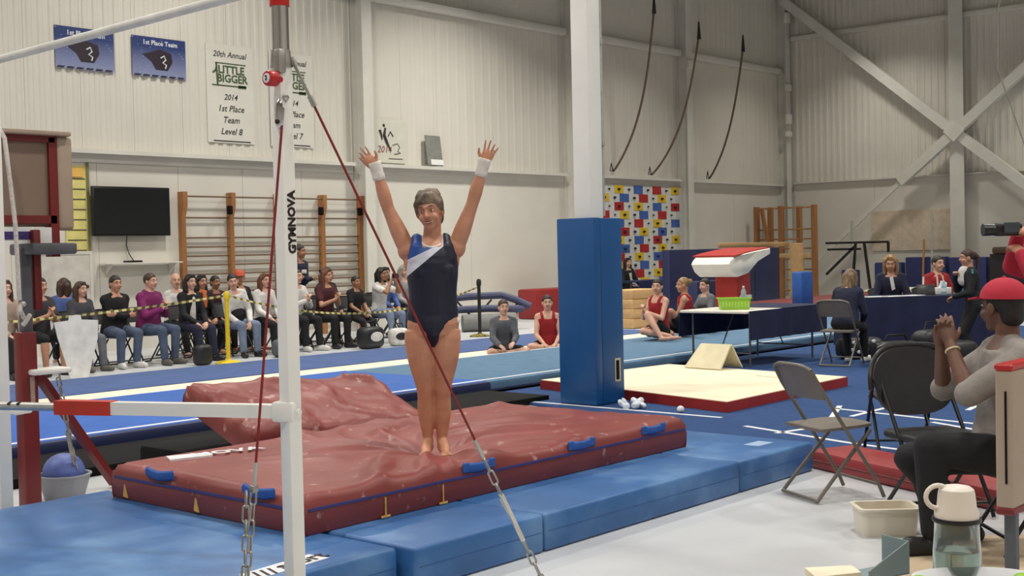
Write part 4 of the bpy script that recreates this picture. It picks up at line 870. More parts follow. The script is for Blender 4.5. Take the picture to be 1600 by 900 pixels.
tag(MB().rbox((26.6, 13.5, .15), (8.0, 2.4, .3), .04).build('vault_landing_mat', m_vdark), 'maroon landing mat stretching away behind the vaulting table', 'mat')
tag(MB().rbox((25.4, 11.95, .14), (6.5, .6, .28), .03).build('side_mat', pm('blue_mat_far', (38, 56, 118), .6)), 'dark blue mat along the front of the maroon landing mat', 'mat')
tag(MB().rbox((31.75, 14.2, .17), (2.0, 1.2, .34), .04).build('cream_mat', m_mtop), 'cream soft mat at the far end of the maroon landing mat', 'mat')
nm = thing('standing_mat', 'row of tall navy mats standing behind the vaulting table', 'mat', (27, 16.6, 0))
for k in range(4): MB().rbox((24.95 + k * 1.28, 16.6, .75), (1.27, .22, 1.5), .03).build('mat_panel', m_nmat, nm)
tag(MB().rbox((24.5, 15.3, .4), (2.4, .3, .8), .04, rz=.05).build('low_navy_mat', m_nmat), 'low navy mat standing on edge in front of the tall navy mats', 'mat')
tag(MB().rbox((23.4, 12.6, .65), (.5, .25, .7), .05).build('blue_pad', pm('bright_blue_pad', (34, 84, 160), .5)), 'bright blue pad beside the red vault pedestal', 'pad')
m_wood = pm('varnished_wood', (164, 112, 66), .5, .1, 3, .1, 30, stretch=(4, 4, .4)); m_ply = pm('plywood', (196, 158, 110), .6, .06, 3, stretch=(.5, 4, 4))
wf = thing('wooden_frame', 'plywood frame around the end of the tall navy mats', 'frame', (30.2, 16.5, 0))
MB().rbox((30.25, 16.45, .8), (.22, .3, 1.6), .02).build('post', m_ply, wf); MB().rbox((28.6, 16.74, 1.58), (3.5, .06, .12), .015).build('rail', m_ply, wf)
vb = thing('vaulting_box', 'tiered wooden vaulting box beside the pillar padding', 'vaulting box', (20.3, 14.6, 0))
for k in range(4): MB().rbox((20.3, 14.6, .1 + k * .185), (1.15 - k * .05, .75 - k * .05, .18), .015).build('tier', m_ply, vb)

m_rung = pm('dark_rung', (112, 86, 62), .5, .08)
def stall_bars(label, loc, rz, ups, ztop, rungs, group=None):
    t = thing('wall_bars', label, 'wall bars', loc, rz, group); tl = local(t)
    for u in ups:
        mb = MB(); mb.prism([V(u - .045, 0, 0), V(u - .045, -.1, 0), V(u - .045, -.1, ztop - .45), V(u - .045, -.17, ztop - .25), V(u - .045, -.17, ztop), V(u - .045, 0, ztop)], (.09, 0, 0)); mb.build('upright', m_wood, tl)
    for a, b in zip(ups[:-1], ups[1:]):
        for z_, y_ in rungs: MB().cyl((a + .045, y_, z_), (b - .045, y_, z_), .016, seg=8).build('rung', m_rung, tl)
    return t
rz_ = [(2.66, -.13)] + [(2.28, -.06)] + [(1.92 - k * .165, -.05) for k in range(11)]
stall_bars('wooden wall bars with dark rungs fixed to the wall beside the television', (12.98, 19.28, 0), 0, (.04, 1.08, 2.16, 3.26, 4.26), 2.74, rz_)
for x_ in (14.02, 16.18, 17.2): tag(MB().rbox((x_ - .06, 19.1, 2.42), (.08, .1, .16), .02).build('exercise_hook', m_black), {14.02: 'black hook hung on the wall bars nearest the television', 16.18: 'black hook hung on the wall bars above the standing man', 17.2: 'black hook hung on the last upright of the wall bars'}[x_], 'hook', 'hooks on the wall bars')
tw = thing('jungle_gym', 'freestanding wooden climbing frame in the corner of the hall', 'climbing frame', (32.5, 18, 0))
for y_, x_ in ((18.95, 32.5), (18.15, 32.5), (17.1, 32.5), (18.95, 33.3), (18.0, 33.3)):
    mb = MB(); mb.prism([V(x_ - .08, y_ - .06, 0), V(x_ - .08, y_ + .06, 0), V(x_ - .08, y_ + .06, 2.68), V(x_ - .08, y_ - .06, 2.68)], (.16, 0, 0)); mb.build('upright', m_wood, tw)
MB().beam((32.45, 18.75, 2.6), (32.45, 18.4, .9), .09, .1).build('slanted_post', m_wood, tw)
for z_ in (2.62, 2.0, 1.72, 1.45, 1.15, .85, .55, .25): MB().cyl((32.5, 17.1, z_), (32.5, 18.95, z_), .022, seg=8).build('rung', m_wood, tw)
MB().rbox((32.1, 18.0, 1.25), (.08, 1.9, .12), .02).build('ledge', m_ply, tw); MB().rbox((32.1, 17.35, .6), (.1, .22, 1.2), .02).build('plank', m_ply, tw)
bf2 = thing('steel_bar_frame', 'black steel exercise frame standing before the end wall', 'exercise frame', (32.5, 15.7, 0))
for p, q in (((32.5, 16.75, 1.58), (32.5, 14.9, 1.58)), ((32.5, 15.85, 1.58), (32.4, 15.95, 0)), ((32.5, 15.6, 1.58), (32.6, 15.45, 0)), ((32.5, 14.9, 1.58), (32.5, 14.9, 1.3)), ((32.5, 16.7, 1.4), (32.5, 15.7, 1.4)), ((32.5, 16.75, .7), (32.5, 15.85, 1.5))):
    MB().beam(p, q, .06, .06).build('bar', m_bch, bf2)
for k, (y_, w_, h_, c_) in enumerate(((16.6, .5, .8, (44, 60, 112)), (15.4, .85, 1.0, (40, 56, 108)), (14.3, 1.2, 1.14, (34, 42, 92)), (13.12, 1.05, 1.12, (36, 44, 96)), (11.7, 1.7, 1.2, (34, 30, 34)))):
    tag(MB().rbox((33.7 - .02 * k, y_, h_ / 2), (.3, w_ - .04, h_), .04).build('stored_mat', pm('stored_mat_%d' % k, c_, .6)), ['small slate blue mat stored behind the wooden climbing frame', 'slate blue mat stored behind the black steel frame', 'navy mat stored behind the blond judge', 'navy mat stored behind the judge in red', 'black mat stored behind the standing girl'][k], 'mat', 'mats stored along the end wall')
tag(MB().rbox((XW - .03, 15.2, 1.9), (.03, 2.4, 1.16), .006, 1).build('wall_panel_board', pm('beige_board', (208, 192, 170), .7)), 'beige board mounted on the end wall above the stored mats', 'board')
for (y_, z_, lab, mt) in ((14.05, 2.28, 'grey pole leaning on the end wall above the judge in red', m_galv), (14.3, 1.62, 'short wooden pole standing behind the judge in red', m_wood), (16.42, 2.2, 'thin grey pole leaning beside the beige board', m_galv)):
    tag(MB().cyl((33.3, y_, 0), (33.45, y_, z_), .03, seg=10).build('pole', mt), lab, 'pole', 'poles along the end wall')
tag(MB().rbox((33.62, 11.7, 1.29), (.4, 1.5, .18), .06).build('brown_cushion', pm('brown_leatherette', (78, 58, 46), .6)), 'brown padded cushion lying on the black mat behind the standing girl', 'cushion')
# table with a woman at the climbing wall
ft2 = thing('side_table', 'small dark table in front of the colourful climbing panel', 'table', (25.9, 18.2, 0))
MB().rbox((25.9, 18.2, .74), (1.7, .6, .04), .01).build('table_top', m_nmat, ft2); drape(ft2, (25.05, 17.9, 0), (26.75, 17.9, 0), .75, .45, (0, -1, 0), 'cloth_panel', m_nmat)
for x_ in (25.15, 26.65): MB().cyl((x_, 18.2, 0), (x_, 18.2, .73), .02).build('leg', m_leg, ft2)
# red blocks by the wall
m_rblk = pm('red_block_vinyl', (140, 38, 38), .5, .05)
tag(MB().rbox((22.45, 18.55, .34), (1.7, .55, .68), .05).build('red_block', m_rblk), 'large red foam block against the wall beside the pillar', 'foam block')
tag(MB().rbox((19.6, 15.2, .36), (.75, .4, .72), .04).build('red_cube', pm('faded_red_vinyl', (176, 84, 76), .5)), 'faded red foam cube behind the seated girl in the red leotard', 'foam block')
# trampoline frame folded by the wall, with a grey roll
tr = thing('folded_trampoline', 'folded trampoline with navy padded rails behind the black stanchion', 'trampoline', (18.4, 16.9, 0))
for p, q in (((17.6, 17.5, .62), (18.75, 16.75, .68)), ((18.75, 16.75, .68), (19.1, 16.3, .44)), ((17.8, 17.2, .42), (19.0, 16.4, .40))): MB().tube([p, lerp(p, q, .5) + V(0, 0, .02), q], .075, 10).build('padded_rail', pm('slate_pad', (62, 66, 96), .6), tr)
for p, q in (((17.9, 17.2, .6), (18.3, 16.8, 0)), ((18.5, 16.8, .6), (18.0, 17.1, 0)), ((18.9, 16.5, .5), (18.9, 16.5, 0)), ((17.7, 17.4, .6), (17.7, 17.4, 0))): MB().cyl(p, q, .02).build('leg', m_bch, tr)
tag(MB().cyl((17.75, 16.9, .17), (18.6, 16.25, .17), .17, seg=24).build('foam_roll', pm('grey_roll', (118, 118, 116), .8)), 'grey foam roll on the floor under the folded trampoline', 'foam roll')

# stanchions and caution tape
m_ystn = pm('yellow_plastic', (226, 196, 40), .45, .04); m_bstn = pm('black_plastic', (26, 26, 26), .5)
def stanchion(label, loc, mt, mbase):
    t = thing('stanchion', label, 'stanchion', loc, 0, 'stanchions along the spectators'); l_ = local(t)
    MB().lathe((0, 0, 0), [(.19, 0), (.19, .018), (.15, .035), (.05, .05), (.034, .07)], 24).build('base', mbase, l_)
    MB().cyl((0, 0, .05), (0, 0, .95), .032, seg=18).build('post', mt, l_); MB().lathe((0, 0, .93), [(.04, 0), (.045, .02), (.045, .09), (.03, .12), (.01, .13)], 18).build('head', mt, l_)
stanchion('yellow plastic stanchion holding the caution tape before the spectators', (11.08, 15.3, 0), m_ystn, m_ystn)
stanchion('black stanchion with a yellow striped foot near the folded trampoline', (16.95, 15.7, 0), m_bstn, pm('yellow_black', (120, 108, 40), .6, .5, 14))
def tape_mat():
    m = bpy.data.materials.new('caution_tape'); m.use_nodes = True; nt = m.node_tree; b = nt.nodes['Principled BSDF']; tc = nt.nodes.new('ShaderNodeTexCoord'); wv = nt.nodes.new('ShaderNodeTexWave'); wv.inputs['Scale'].default_value = 2.6; wv.bands_direction = 'X'
    nt.links.new(tc.outputs['Object'], wv.inputs[0]); r = nt.nodes.new('ShaderNodeValToRGB'); r.color_ramp.interpolation = 'CONSTANT'; r.color_ramp.elements[0].color = lin((96, 86, 52)); r.color_ramp.elements[1].color = lin((200, 188, 120)); r.color_ramp.elements[1].position = .45
    nt.links.new(wv.outputs['Fac'], r.inputs[0]); nt.links.new(r.outputs[0], b.inputs['Base Color']); b.inputs['Roughness'].default_value = .5; return m
m_tape = tape_mat()
def tape(label, pts):
    rg = []
    for k, p in enumerate(pts):
        p = Vector(p); h = .017; tw_ = .5 * math.sin(k * .9); n_ = V(0, math.sin(tw_), math.cos(tw_)); o_ = V(0, .003, 0)
        rg.append([p - n_ * h, p + n_ * h, p + n_ * h + o_, p - n_ * h + o_])
    tag(MB().rings(rg).build('caution_tape', m_tape, smooth=False), label, 'caution tape', 'caution tape along the spectators')
def sag(p, q, d, n=18): return [Vector(p).lerp(Vector(q), k / n) + V(0, 0, -4 * d * (k / n) * (1 - k / n)) for k in range(n + 1)]
tape('caution tape running from the yellow stanchion past the man in the black jacket', sag((7.6, 15.2, .80), (11.02, 15.3, .99), .03))
tape('yellow and black caution tape sagging from the yellow stanchion past the gymnast', sag((11.12, 15.3, .99), (16.9, 15.7, .9), .36, 26))
wc = thing('white_cloth', 'white cloth garment hanging on the caution tape before the spectators', 'cloth', (8.6, 15.2, .8))
pts = [(-.32, .0), (-.12, .015), (-.11, .08), (.06, .08), (.07, .02), (.3, .0), (.28, -.25), (.2, -.5), (.14, -.76), (-.12, -.76), (-.18, -.5), (-.27, -.2)]
mb = MB(); mb.prism([V(8.62 + a, 15.17 + .015 * math.sin(a * 20), .76 + b) for a, b in pts], (0, .02, 0)); mb.build('fabric', pm('white_cotton', (240, 238, 232), .9, .06, 6, .5, 12), wc)
# ---------------------------------------------------------------- things on and along the walls
def flat(t, x0, x1, z0, z1, y=19.22, th=.012, name='sheet', mat=None): return MB().bb((x0, y, z0), (x1, y + th, z1)).build(name, mat, t, smooth=False)
# blue banners
def banner_mat():
    m = pm('banner_blue', (52, 72, 130), .6, .12, 3); nt = m.node_tree; b = nt.nodes['Principled BSDF']; src = b.inputs['Base Color'].links[0].from_socket
    tc = nt.nodes.new('ShaderNodeTexCoord'); sp = nt.nodes.new('ShaderNodeSeparateXYZ'); nt.links.new(tc.outputs['Generated'], sp.inputs[0]); r = nt.nodes.new('ShaderNodeValToRGB')
    r.color_ramp.elements[0].color = lin((158, 164, 196)); r.color_ramp.elements[1].color = lin((34, 50, 104)); r.color_ramp.elements[1].position = .75
    nt.links.new(sp.outputs['Z'], r.inputs[0]); mx = nt.nodes.new('ShaderNodeMix'); mx.data_type = 'RGBA'; mx.inputs['Factor'].default_value = .75; nt.links.new(src, mx.inputs['A']); nt.links.new(r.outputs[0], mx.inputs['B']); nt.links.new(mx.outputs['Result'], b.inputs['Base Color'])
    specks(m, (186, 196, 220), 26, .66, .72, .8); return m
m_ban = banner_mat(); m_wht2 = pm('white_print', (224, 226, 232), .6, .02); m_emb = pm('emblem_dark', (44, 30, 42), .6)
for x0, lab in ((10.7, 'blue first place banner hung beside the corner of the wall liner'), (12.13, 'blue first place banner hung next to the white lettered banners')):
    t = thing('banner', lab, 'banner', (x0 + .54, 19.2, 5.1), 0, 'blue banners high on the wall'); flat(t, x0, x0 + 1.08, 4.74, 5.43, 19.252, .008, 'sheet', m_ban)
    text('1st Place Team', .115, (x0 + .56, 19.249, 5.33), (1, 0, 0), (0, 0, 1), m_wht2, t, 'lettering', off=.002)
    MB().prism([(x0 + .2, 19.247, 5.12), (x0 + .34, 19.247, 5.16), (x0 + .55, 19.247, 5.23), (x0 + .78, 19.247, 5.17), (x0 + .8, 19.247, 5.02), (x0 + .7, 19.247, 4.87), (x0 + .46, 19.247, 4.87), (x0 + .38, 19.247, 5.0)], (0, .004, 0)).build('emblem', m_emb, t, smooth=False)
    MB().tube([(x0 + .56, 19.244, 5.08), (x0 + .63, 19.244, 5.12), (x0 + .66, 19.244, 5.05), (x0 + .6, 19.244, 5.0), (x0 + .67, 19.244, 4.96), (x0 + .65, 19.244, 4.9)], .014, 6).build('emblem_mark', m_wht2, t)
    for k in range(6): MB().bb((x0 + .03 + k * .175, 19.247, 4.752), (x0 + .14 + k * .175, 19.21, 4.768)).build('small_print', m_emb, t, smooth=False)
m_bw = specks(pm('banner_white', (218, 214, 204), .7, .02, 3), (120, 116, 112), 16, .71, .74, .7); m_txt = pm('banner_ink', (54, 52, 50), .7); m_grn = pm('banner_green', (74, 92, 60), .7)
for x0, lv in ((13.64, 'Level 8'), (15.07, 'Level 7')):
    t = thing('lettered_banner', 'white lettered team banner reading level 8 beside the blue banners' if lv[-1] == '8' else 'white lettered team banner half hidden by the tall bar upright', 'banner', (x0 + .52, 19.2, 4.5)); flat(t, x0, x0 + 1.04, 3.66, 5.46, 19.252, .008, 'sheet', m_bw); cx = x0 + .52; yy = 19.248
    T_ = lambda s_, sz, z_, mt, dx=0, sh=.25, of=.001: text(s_, sz, (cx + dx, yy, z_), (1, 0, 0), (0, 0, 1), mt, t, 'lettering', shear=sh, off=of)
    T_('20th Annual', .15, 5.28, m_txt); T_('LITTLE', .2, 5.0, m_grn, .03, 0, .006); T_('BIGGER', .2, 4.84, m_grn, .05, 0, .006); T_('2014', .15, 4.5, m_txt); T_('1st Place', .165, 4.29, m_txt); T_('Team', .165, 4.08, m_txt); T_(lv, .165, 3.87, m_txt)
    MB().bb((x0 + .2, yy - .001, 5.11), (x0 + .88, yy + .002, 5.13)).build('rule_line', m_grn, t, smooth=False); MB().bb((x0 + .12, yy - .001, 4.7), (x0 + .88, yy + .002, 4.725)).build('rule_line', m_grn, t, smooth=False); MB().bb((x0 + .7, yy - .001, 4.68), (x0 + .88, yy + .002, 4.74)).build('rule_block', m_grn, t, smooth=False)
    MB().tube([(x0 + .14, yy, 4.94), (x0 + .2, yy, 4.98), (x0 + .22, yy, 5.12), (x0 + .24, yy, 4.72)], .018, 6).build('ornament', m_grn, t)
    MB().bb((x0 + .12, yy - .001, 3.685), (x0 + .95, yy + .002, 3.705)).build('small_print', m_txt, t, smooth=False)
# figure poster and plaque on the ledge
t = thing('poster', 'pale poster with a leaping figure above the ledge', 'poster', (18.1, 19.2, 3.9)); flat(t, 17.55, 18.62, 3.45, 4.36, 19.24, .008, 'sheet', pm('poster_pale', (208, 206, 192), .7, .02)); yy = 19.236
MB().tube([(18.02, yy, 4.17), (17.98, yy, 4.02), (18.06, yy, 3.86), (18.16, yy, 3.7)], [.02, .034, .03, .012], 8).build('figure_body', m_txt, t); MB().ell((17.98, yy, 4.22), (.035, .006, .035)).build('figure_head', m_txt, t)
MB().tube([(17.86, yy, 4.12), (17.91, yy, 4.0), (17.92, yy, 3.92)], [.03, .02, .012], 6).build('figure_arm', m_txt, t); MB().tube([(18.1, yy, 4.0), (18.16, yy, 4.1), (18.24, yy, 4.0)], .014, 6).build('figure_leg', m_txt, t)
MB().tube([(18.22, yy, 3.82), (18.36, yy, 3.86), (18.42, yy, 3.78), (18.36, yy, 3.7), (18.44, yy, 3.66), (18.26, yy, 3.63)], .008, 6).build('ribbon', m_txt, t)
text('2014', .2, (17.98, yy - .004, 3.72), (1, 0, 0), (0, 0, 1), pm('faded_red_print', (150, 96, 90), .7), t, 'lettering', shear=.2); MB().bb((18.1, yy - .001, 3.53), (18.5, yy + .002, 3.545)).build('small_print', m_txt, t, smooth=False)
t = thing('plaque', 'grey engraved plaque leaning on the wall ledge', 'plaque', (19.35, 19.15, 3.41))
R_ = Matrix.Rotation(-.13, 3, 'X'); MB().rbox((19.35, 19.15, 3.75), (.46, .025, .66), .006, 1, rot=R_).build('board', pm('plaque_grey', (130, 130, 124), .45, .08, 8), t); MB().rbox((19.4, 19.1, 3.5), (.38, .012, .12), .003, 1, rot=R_).build('label_strip', m_paper, t)
# television, shelf, chart
t = thing('television', 'black flat television mounted on the wall beside the wall bars', 'television', (11.98, 19.2, 2.37))
MB().rbox((11.97, 19.17, 2.38), (1.5, .06, .84), .012).build('casing', pm('tv_bezel', (14, 14, 16), .35), t); MB().bb((11.26, 19.136, 2.0), (12.68, 19.139, 2.76)).build('screen', pm('tv_screen', (22, 26, 28), .12, .1, 1.5), t, smooth=False)
MB().tube([(11.91, 19.24, 1.96), (11.9, 19.25, 1.8), (11.95, 19.25, 1.65), (12.0, 19.2, 1.535)], .008, 6).build('cable', m_bch, t); MB().rbox((11.97, 19.23, 2.38), (.4, .08, .3), .01).build('wall_bracket', m_bch, t)
t = thing('wall_shelf', 'thin white shelf on the wall under the television', 'shelf', (12.1, 19.2, 1.5)); MB().rbox((12.12, 19.14, 1.49), (1.5, .26, .025), .006, 1).build('board', m_steel, t)
for x_ in (11.5, 12.75): MB().prism([(x_, 19.28, 1.3), (x_, 19.28, 1.478), (x_, 19.05, 1.478)], (.02, 0, 0)).build('bracket', m_steel, t)
t = thing('set_top_box', 'small dark box on the thin shelf under the television', 'box', (11.95, 19.15, 1.503)); MB().rbox((11.95, 19.14, 1.52), (.28, .16, .035), .006, 1).build('case', m_bch, t); MB().rbox((12.1, 19.08, 1.512), (.03, .02, .012), .003, 1).build('button_panel', m_galv, t)
t = thing('wall_chart', 'tall yellow ladder chart pinned to the wall left of the television', 'chart', (11.05, 19.25, 2.4)); m_ych = pm('chart_yellow', (222, 210, 130), .7, .06, 5)
flat(t, 10.8, 11.24, 1.63, 3.14, 19.27, .008, 'sheet', m_ych); flat(t, 11.19, 11.24, 1.63, 3.2, 19.252, .008, 'margin_strip', pm('chart_green', (120, 120, 76), .7))
for k in range(8): MB().bb((10.83, 19.262, 1.72 + k * .17), (11.17, 19.27, 1.735 + k * .17)).build('chart_row_line', m_txt, t, smooth=False)
flat(t, 10.86, 11.14, 2.95, 3.1, 19.252, .008, 'heading', pm('chart_orange', (228, 180, 90), .7))
# ropes tied back to the ledge
m_rope = pm('manila_rope', (104, 88, 72), .9, .15, 40, .6, 160)
for k, (tp, bt) in enumerate((((25.78, 17.8, 7.41), (25.72, 19.1, 3.52)), ((27.78, 17.8, 7.01), (27.4, 19.1, 3.48)), ((29.96, 17.8, 6.91), (30.2, 19.1, 3.46)))):
    tp = Vector(tp); bt = Vector(bt)
    t = thing('climbing_rope', ['climbing rope tied back to the ledge beside the white pillar', 'climbing rope tied back across the wall column above the climbing panel', 'climbing rope tied back to the ledge nearest the hall corner'][k], 'rope', tuple(bt), 0, 'climbing ropes tied to the ledge')
    pts = []
    for i in range(25):
        f_ = i / 24; p = tp.lerp(bt, f_); g = math.sin(PI * f_); p.x += .28 * g * (1 if k < 2 else .6) + (f_ ** 2) * 0; p.z = tp.z + (bt.z - tp.z) * (1 - (1 - f_) ** 1.12) - .25 * g; pts.append(p)
    MB().tube(pts, .028, 8).build('rope', m_rope, t); MB().cyl(tp + V(0, 0, -.1), tp + V(0, 0, .35), .055, .02, 10).build('sleeve', pm('dark_sleeve', (46, 40, 36), .8), t); MB().cyl(tp + V(0, 0, .3), V(tp.x, tp.y, 9.5), .006, seg=6).build('hanger_cable', m_galv, t)
    MB().tube([bt + V(.0, -.02, .0), bt + V(-.05, -.02, .02), bt + V(-.1, -.02, .2), bt + V(-.16, -.02, .0), bt], .014, 6).build('hook', m_bch, t)
tag(MB().tube([(30.4, 10.5, 9.45), (31.2, 11.4, 7.2), (31.4, 11.5, 5.8), (31.8, 10.9, 3.6)], .02, 6).build('hanging_cord', m_galv), 'thin pale cord hanging before the crossed braces of the end wall', 'cord')
# climbing panel
cp = thing('climbing_wall', 'white climbing panel with red, blue and yellow rectangles on the wall', 'climbing panel', (26.6, 19.25, 2))
MB().bb((24.2, 19.22, .2), (29.02, 19.28, 3.2)).build('board', pm('panel_white', (216, 216, 212), .6, .02), cp, smooth=False)
cmt = [pm('panel_yellow', (226, 190, 50), .6), pm('panel_blue', (64, 98, 170), .6), pm('panel_red', (176, 36, 40), .6)]; dots = 0
hold_src = MB().ell((0, 0, 0), (.05, .04, .034)).build('climbing_hold', pm('hold_black', (26, 26, 26), .6), cp['o']); hold_src.matrix_local = cp['_m'].inverted() @ Matrix.Translation((25.0, 19.2, 3.08))
sq = {}
for r_ in range(13):
    z_ = 3.08 - r_ * .218
    for i in range(-2, 5):
        x_ = 26.1 + (.23 if r_ % 2 else 0) + i * .85; ci = (i + 3 + r_) % 3
        if x_ - .2 < 24.2 or x_ + .2 > 29.02: continue
        M = cp['_m'].inverted() @ Matrix.Translation((x_, 19.215, z_))
        if ci not in sq: sq[ci] = MB().rbox((0, 0, 0), (.4, .014, .21), .004, 1).build('coloured_tile', cmt[ci], cp['o']); sq[ci].matrix_local = M
        else: inst(sq[ci], 'coloured_tile', cp['o'], M)
        if ci == 0 or random.random() < .25: inst(hold_src, 'climbing_hold', cp['o'], cp['_m'].inverted() @ Matrix.Translation((x_ - .02, 19.19, z_)))
        if x_ + .425 < 28.9: inst(hold_src, 'climbing_hold', cp['o'], cp['_m'].inverted() @ Matrix.Translation((x_ + .425, 19.2, z_)) @ Matrix.Scale(random.uniform(.6, 1), 4))

# ---------------------------------------------------------------- red steel stand at the left, rope, chalk bucket
m_maroon = pm('maroon_steel', (112, 26, 26), .45, .06, 4); m_tanb = pm('tan_board', (132, 112, 96), .7, .05, 3); m_ltan = pm('pale_tan_board', (168, 150, 132), .7, .05, 3); m_dgrey = pm('dark_grey_steel', (84, 86, 92), .5, .05)
st = thing('steel_stand', 'maroon steel stand carrying a tan board in a red frame', 'stand', (3.85, 7.4, 0))
MB().rbox((3.85, 7.4, .56), (.105, .105, 1.12), .012).build('base_post', m_maroon, st); MB().rbox((3.86, 7.4, 1.33), (.065, .065, .62), .01).build('inner_post', m_dgrey, st); MB().rbox((3.935, 7.4, 1.5), (.05, .06, .5), .008).build('outer_post', m_maroon, st)
MB().beam((3.9, 7.36, .86), (4.62, 7.72, .03), .05, .05).build('brace', m_maroon, st); MB().rbox((3.99, 7.4, 1.63), (.3, .3, .07), .015).build('shelf', m_dgrey, st)
MB().rbox((3.74, 7.46, 2.06), (.78, .03, .58), .008, 1).build('board', m_tanb, st)
for lo, hi in (((4.06, 7.42, 1.58), (4.115, 7.5, 2.33)), ((3.35, 7.42, 1.79), (4.1, 7.45, 1.84)), ((3.35, 7.42, 2.3), (4.1, 7.45, 2.34)), ): MB().bb(lo, hi).build('frame_bar', m_maroon, st, smooth=False)
mb = MB(); mb.rbox((4.165, 7.44, 2.045), (.11, .06, .6), .028, 3); mb.build('side_panel', m_ltan, st); MB().rbox((3.78, 7.43, 2.355), (.82, .12, .03), .01).build('top_lip', m_ltan, st)
MB().rbox((3.965, 7.36, .55 + .32), (.26, .16, .035), .015).build('foot_rest', m_post, st); MB().rbox((3.86, 7.35, .76), (.03, .02, .17), .006).build('latch', m_ltan, st); MB().rbox((3.80, 7.4, .64), (.12, .12, .05), .02).build('bumper', m_post, st)
cl = MB().tube([(4.03, 7.33, .86), (4.05, 7.36, .8)], .006, 6).build('chain_hook', m_zinc, st); chain(cl, st, (4.04, 7.36, .82), (4.24, 7.52, .12), 1.15); MB().beam((4.13, 7.43, .46), (4.2, 7.49, .26), .025, .014).build('turnbuckle', m_zinc, st)
MB().tube([(3.5, 7.4, 1.98), (3.62, 7.41, 2.03), (3.68, 7.41, 1.96), (3.7, 7.41, 1.85)], .012, 6).build('strap', m_bch, st)
pn = thing('notice', 'white and purple notice clipped under the tan board', 'notice', (3.85, 7.42, 1.72)); MB().bb((3.74, 7.41, 1.665), (3.92, 7.414, 1.765)).build('sheet', m_paper, pn, smooth=False); MB().bb((3.745, 7.407, 1.69), (3.91, 7.41, 1.74)).build('printed_strip', pm('purple_print', (58, 44, 104), .7, .3, 60), pn, smooth=False)
tag(MB().bb((3.94, 7.40, 1.667), (4.05, 7.404, 1.765)).build('blank_card', m_paper, smooth=False), 'blank white card beside the purple notice on the stand', 'card')
rp = thing('knotted_rope', 'white rope with a knotted end hanging from the tan board', 'rope', (3.75, 7.28, 1.2)); m_wr = pm('white_rope', (214, 208, 200), .85, .08, 60, .5, 200)
MB().tube([(3.66, 7.4, 2.375), (3.69, 7.34, 2.38), (3.705, 7.29, 2.3), (3.73, 7.28, 2.0), (3.75, 7.28, 1.78), (3.757, 7.28, 1.5), (3.76, 7.28, 1.32)], .0135, 8).build('rope', m_wr, rp)
mb = MB(); mb.tube([(3.76 + .028 * math.cos(a) + .004 * a, 7.275 + .02 * math.sin(a * 1.5), 1.29 - .012 * a + .02 * math.sin(a * 2)) for a in [k * .45 for k in range(20)]], .014, 8); mb.build('knot', m_wr, rp)
cb = thing('chalk_bucket', 'grey bucket with a blue ball lying in it behind the blue mat', 'bucket', (4.2, 7.62, 0)); MB().lathe((4.2, 7.62, 0), [(.12, 0), (.125, .01), (.165, .15), (.175, .155), (.175, .165), (.155, .165), (.115, .02)], 24).build('bucket', pm('grey_bucket', (150, 152, 158), .5), cb)
tag(MB().ell((4.2, 7.62, .17), (.135, .135, .13), None, 20, 13).build('exercise_ball', pm('periwinkle_ball', (92, 112, 178), .5)), 'periwinkle blue ball lying in the grey bucket', 'ball')

# ---------------------------------------------------------------- near right corner: tub, bench, bottle, panel
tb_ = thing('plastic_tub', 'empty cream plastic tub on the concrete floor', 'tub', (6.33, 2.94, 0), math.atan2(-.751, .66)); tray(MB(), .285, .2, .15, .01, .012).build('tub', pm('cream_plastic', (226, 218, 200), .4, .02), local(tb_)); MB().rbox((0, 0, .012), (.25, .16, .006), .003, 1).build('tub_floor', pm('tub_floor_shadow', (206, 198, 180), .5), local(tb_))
tag(MB().prism([(6.28, 2.74, .002), (6.75, 2.24, .002), (6.0, 1.9, .002), (5.4, 2.5, .002)], (0, 0, .008)).build('plywood_sheet', pm('pale_plywood', (206, 186, 156), .6, .05, 3, stretch=(1, 6, 1)), smooth=False), 'pale plywood sheet on the floor under the clapping man', 'plywood')
bn = thing('low_table', 'low wooden table holding the bottle and the tray', 'table', (3.42, 1.34, 0), math.atan2(-.751, .66)); bl_ = local(bn)
MB().rbox((-.05, -.12, .525), (.75, .62, .04), .01).build('table_top', m_ply, bl_)
for a in (-.38, .28):
    for b in (-.38, .14): MB().rbox((a, b, .252), (.05, .05, .505), .006, 1).build('leg', m_ply, bl_)
BX = V(3.66, 1.475, .546)
bt = thing('pitcher_bottle', 'clear drinking bottle with a cream flip lid and loop on the low table', 'bottle', BX); l_ = local(bt)
m_glass = pm('clear_bottle_plastic', (225, 232, 230), .05, .02, trans=.93, spec=.4)
MB().lathe((0, 0, 0), [(.062, .0), (.068, .008), (.07, .03), (.069, .08), (.065, .13), (.064, .165), (.068, .18), (.065, .18), (.061, .165), (.062, .13), (.066, .08), (.066, .03), (.06, .012)], 32).build('bottle_body', m_glass, l_)
MB().lathe((0, 0, 0), [(.06, .014), (.063, .03), (.062, .085), (.01, .086)], 24).build('water', pm('water_tint', (214, 228, 216), .05, .02, trans=.9, spec=.4), l_)
MB().lathe((0, 0, 0), [(.0695, .172), (.071, .178), (.0695, .185)], 32).build('collar_ring', m_bch, l_)
lid = MB().lathe((0, 0, 0), [(.064, .183), (.064, .2), (.057, .215), (.053, .255), (.05, .268), (.04, .276), (.01, .282)], 28).build('lid', pm('cream_lid', (230, 222, 210), .45, .02), l_)
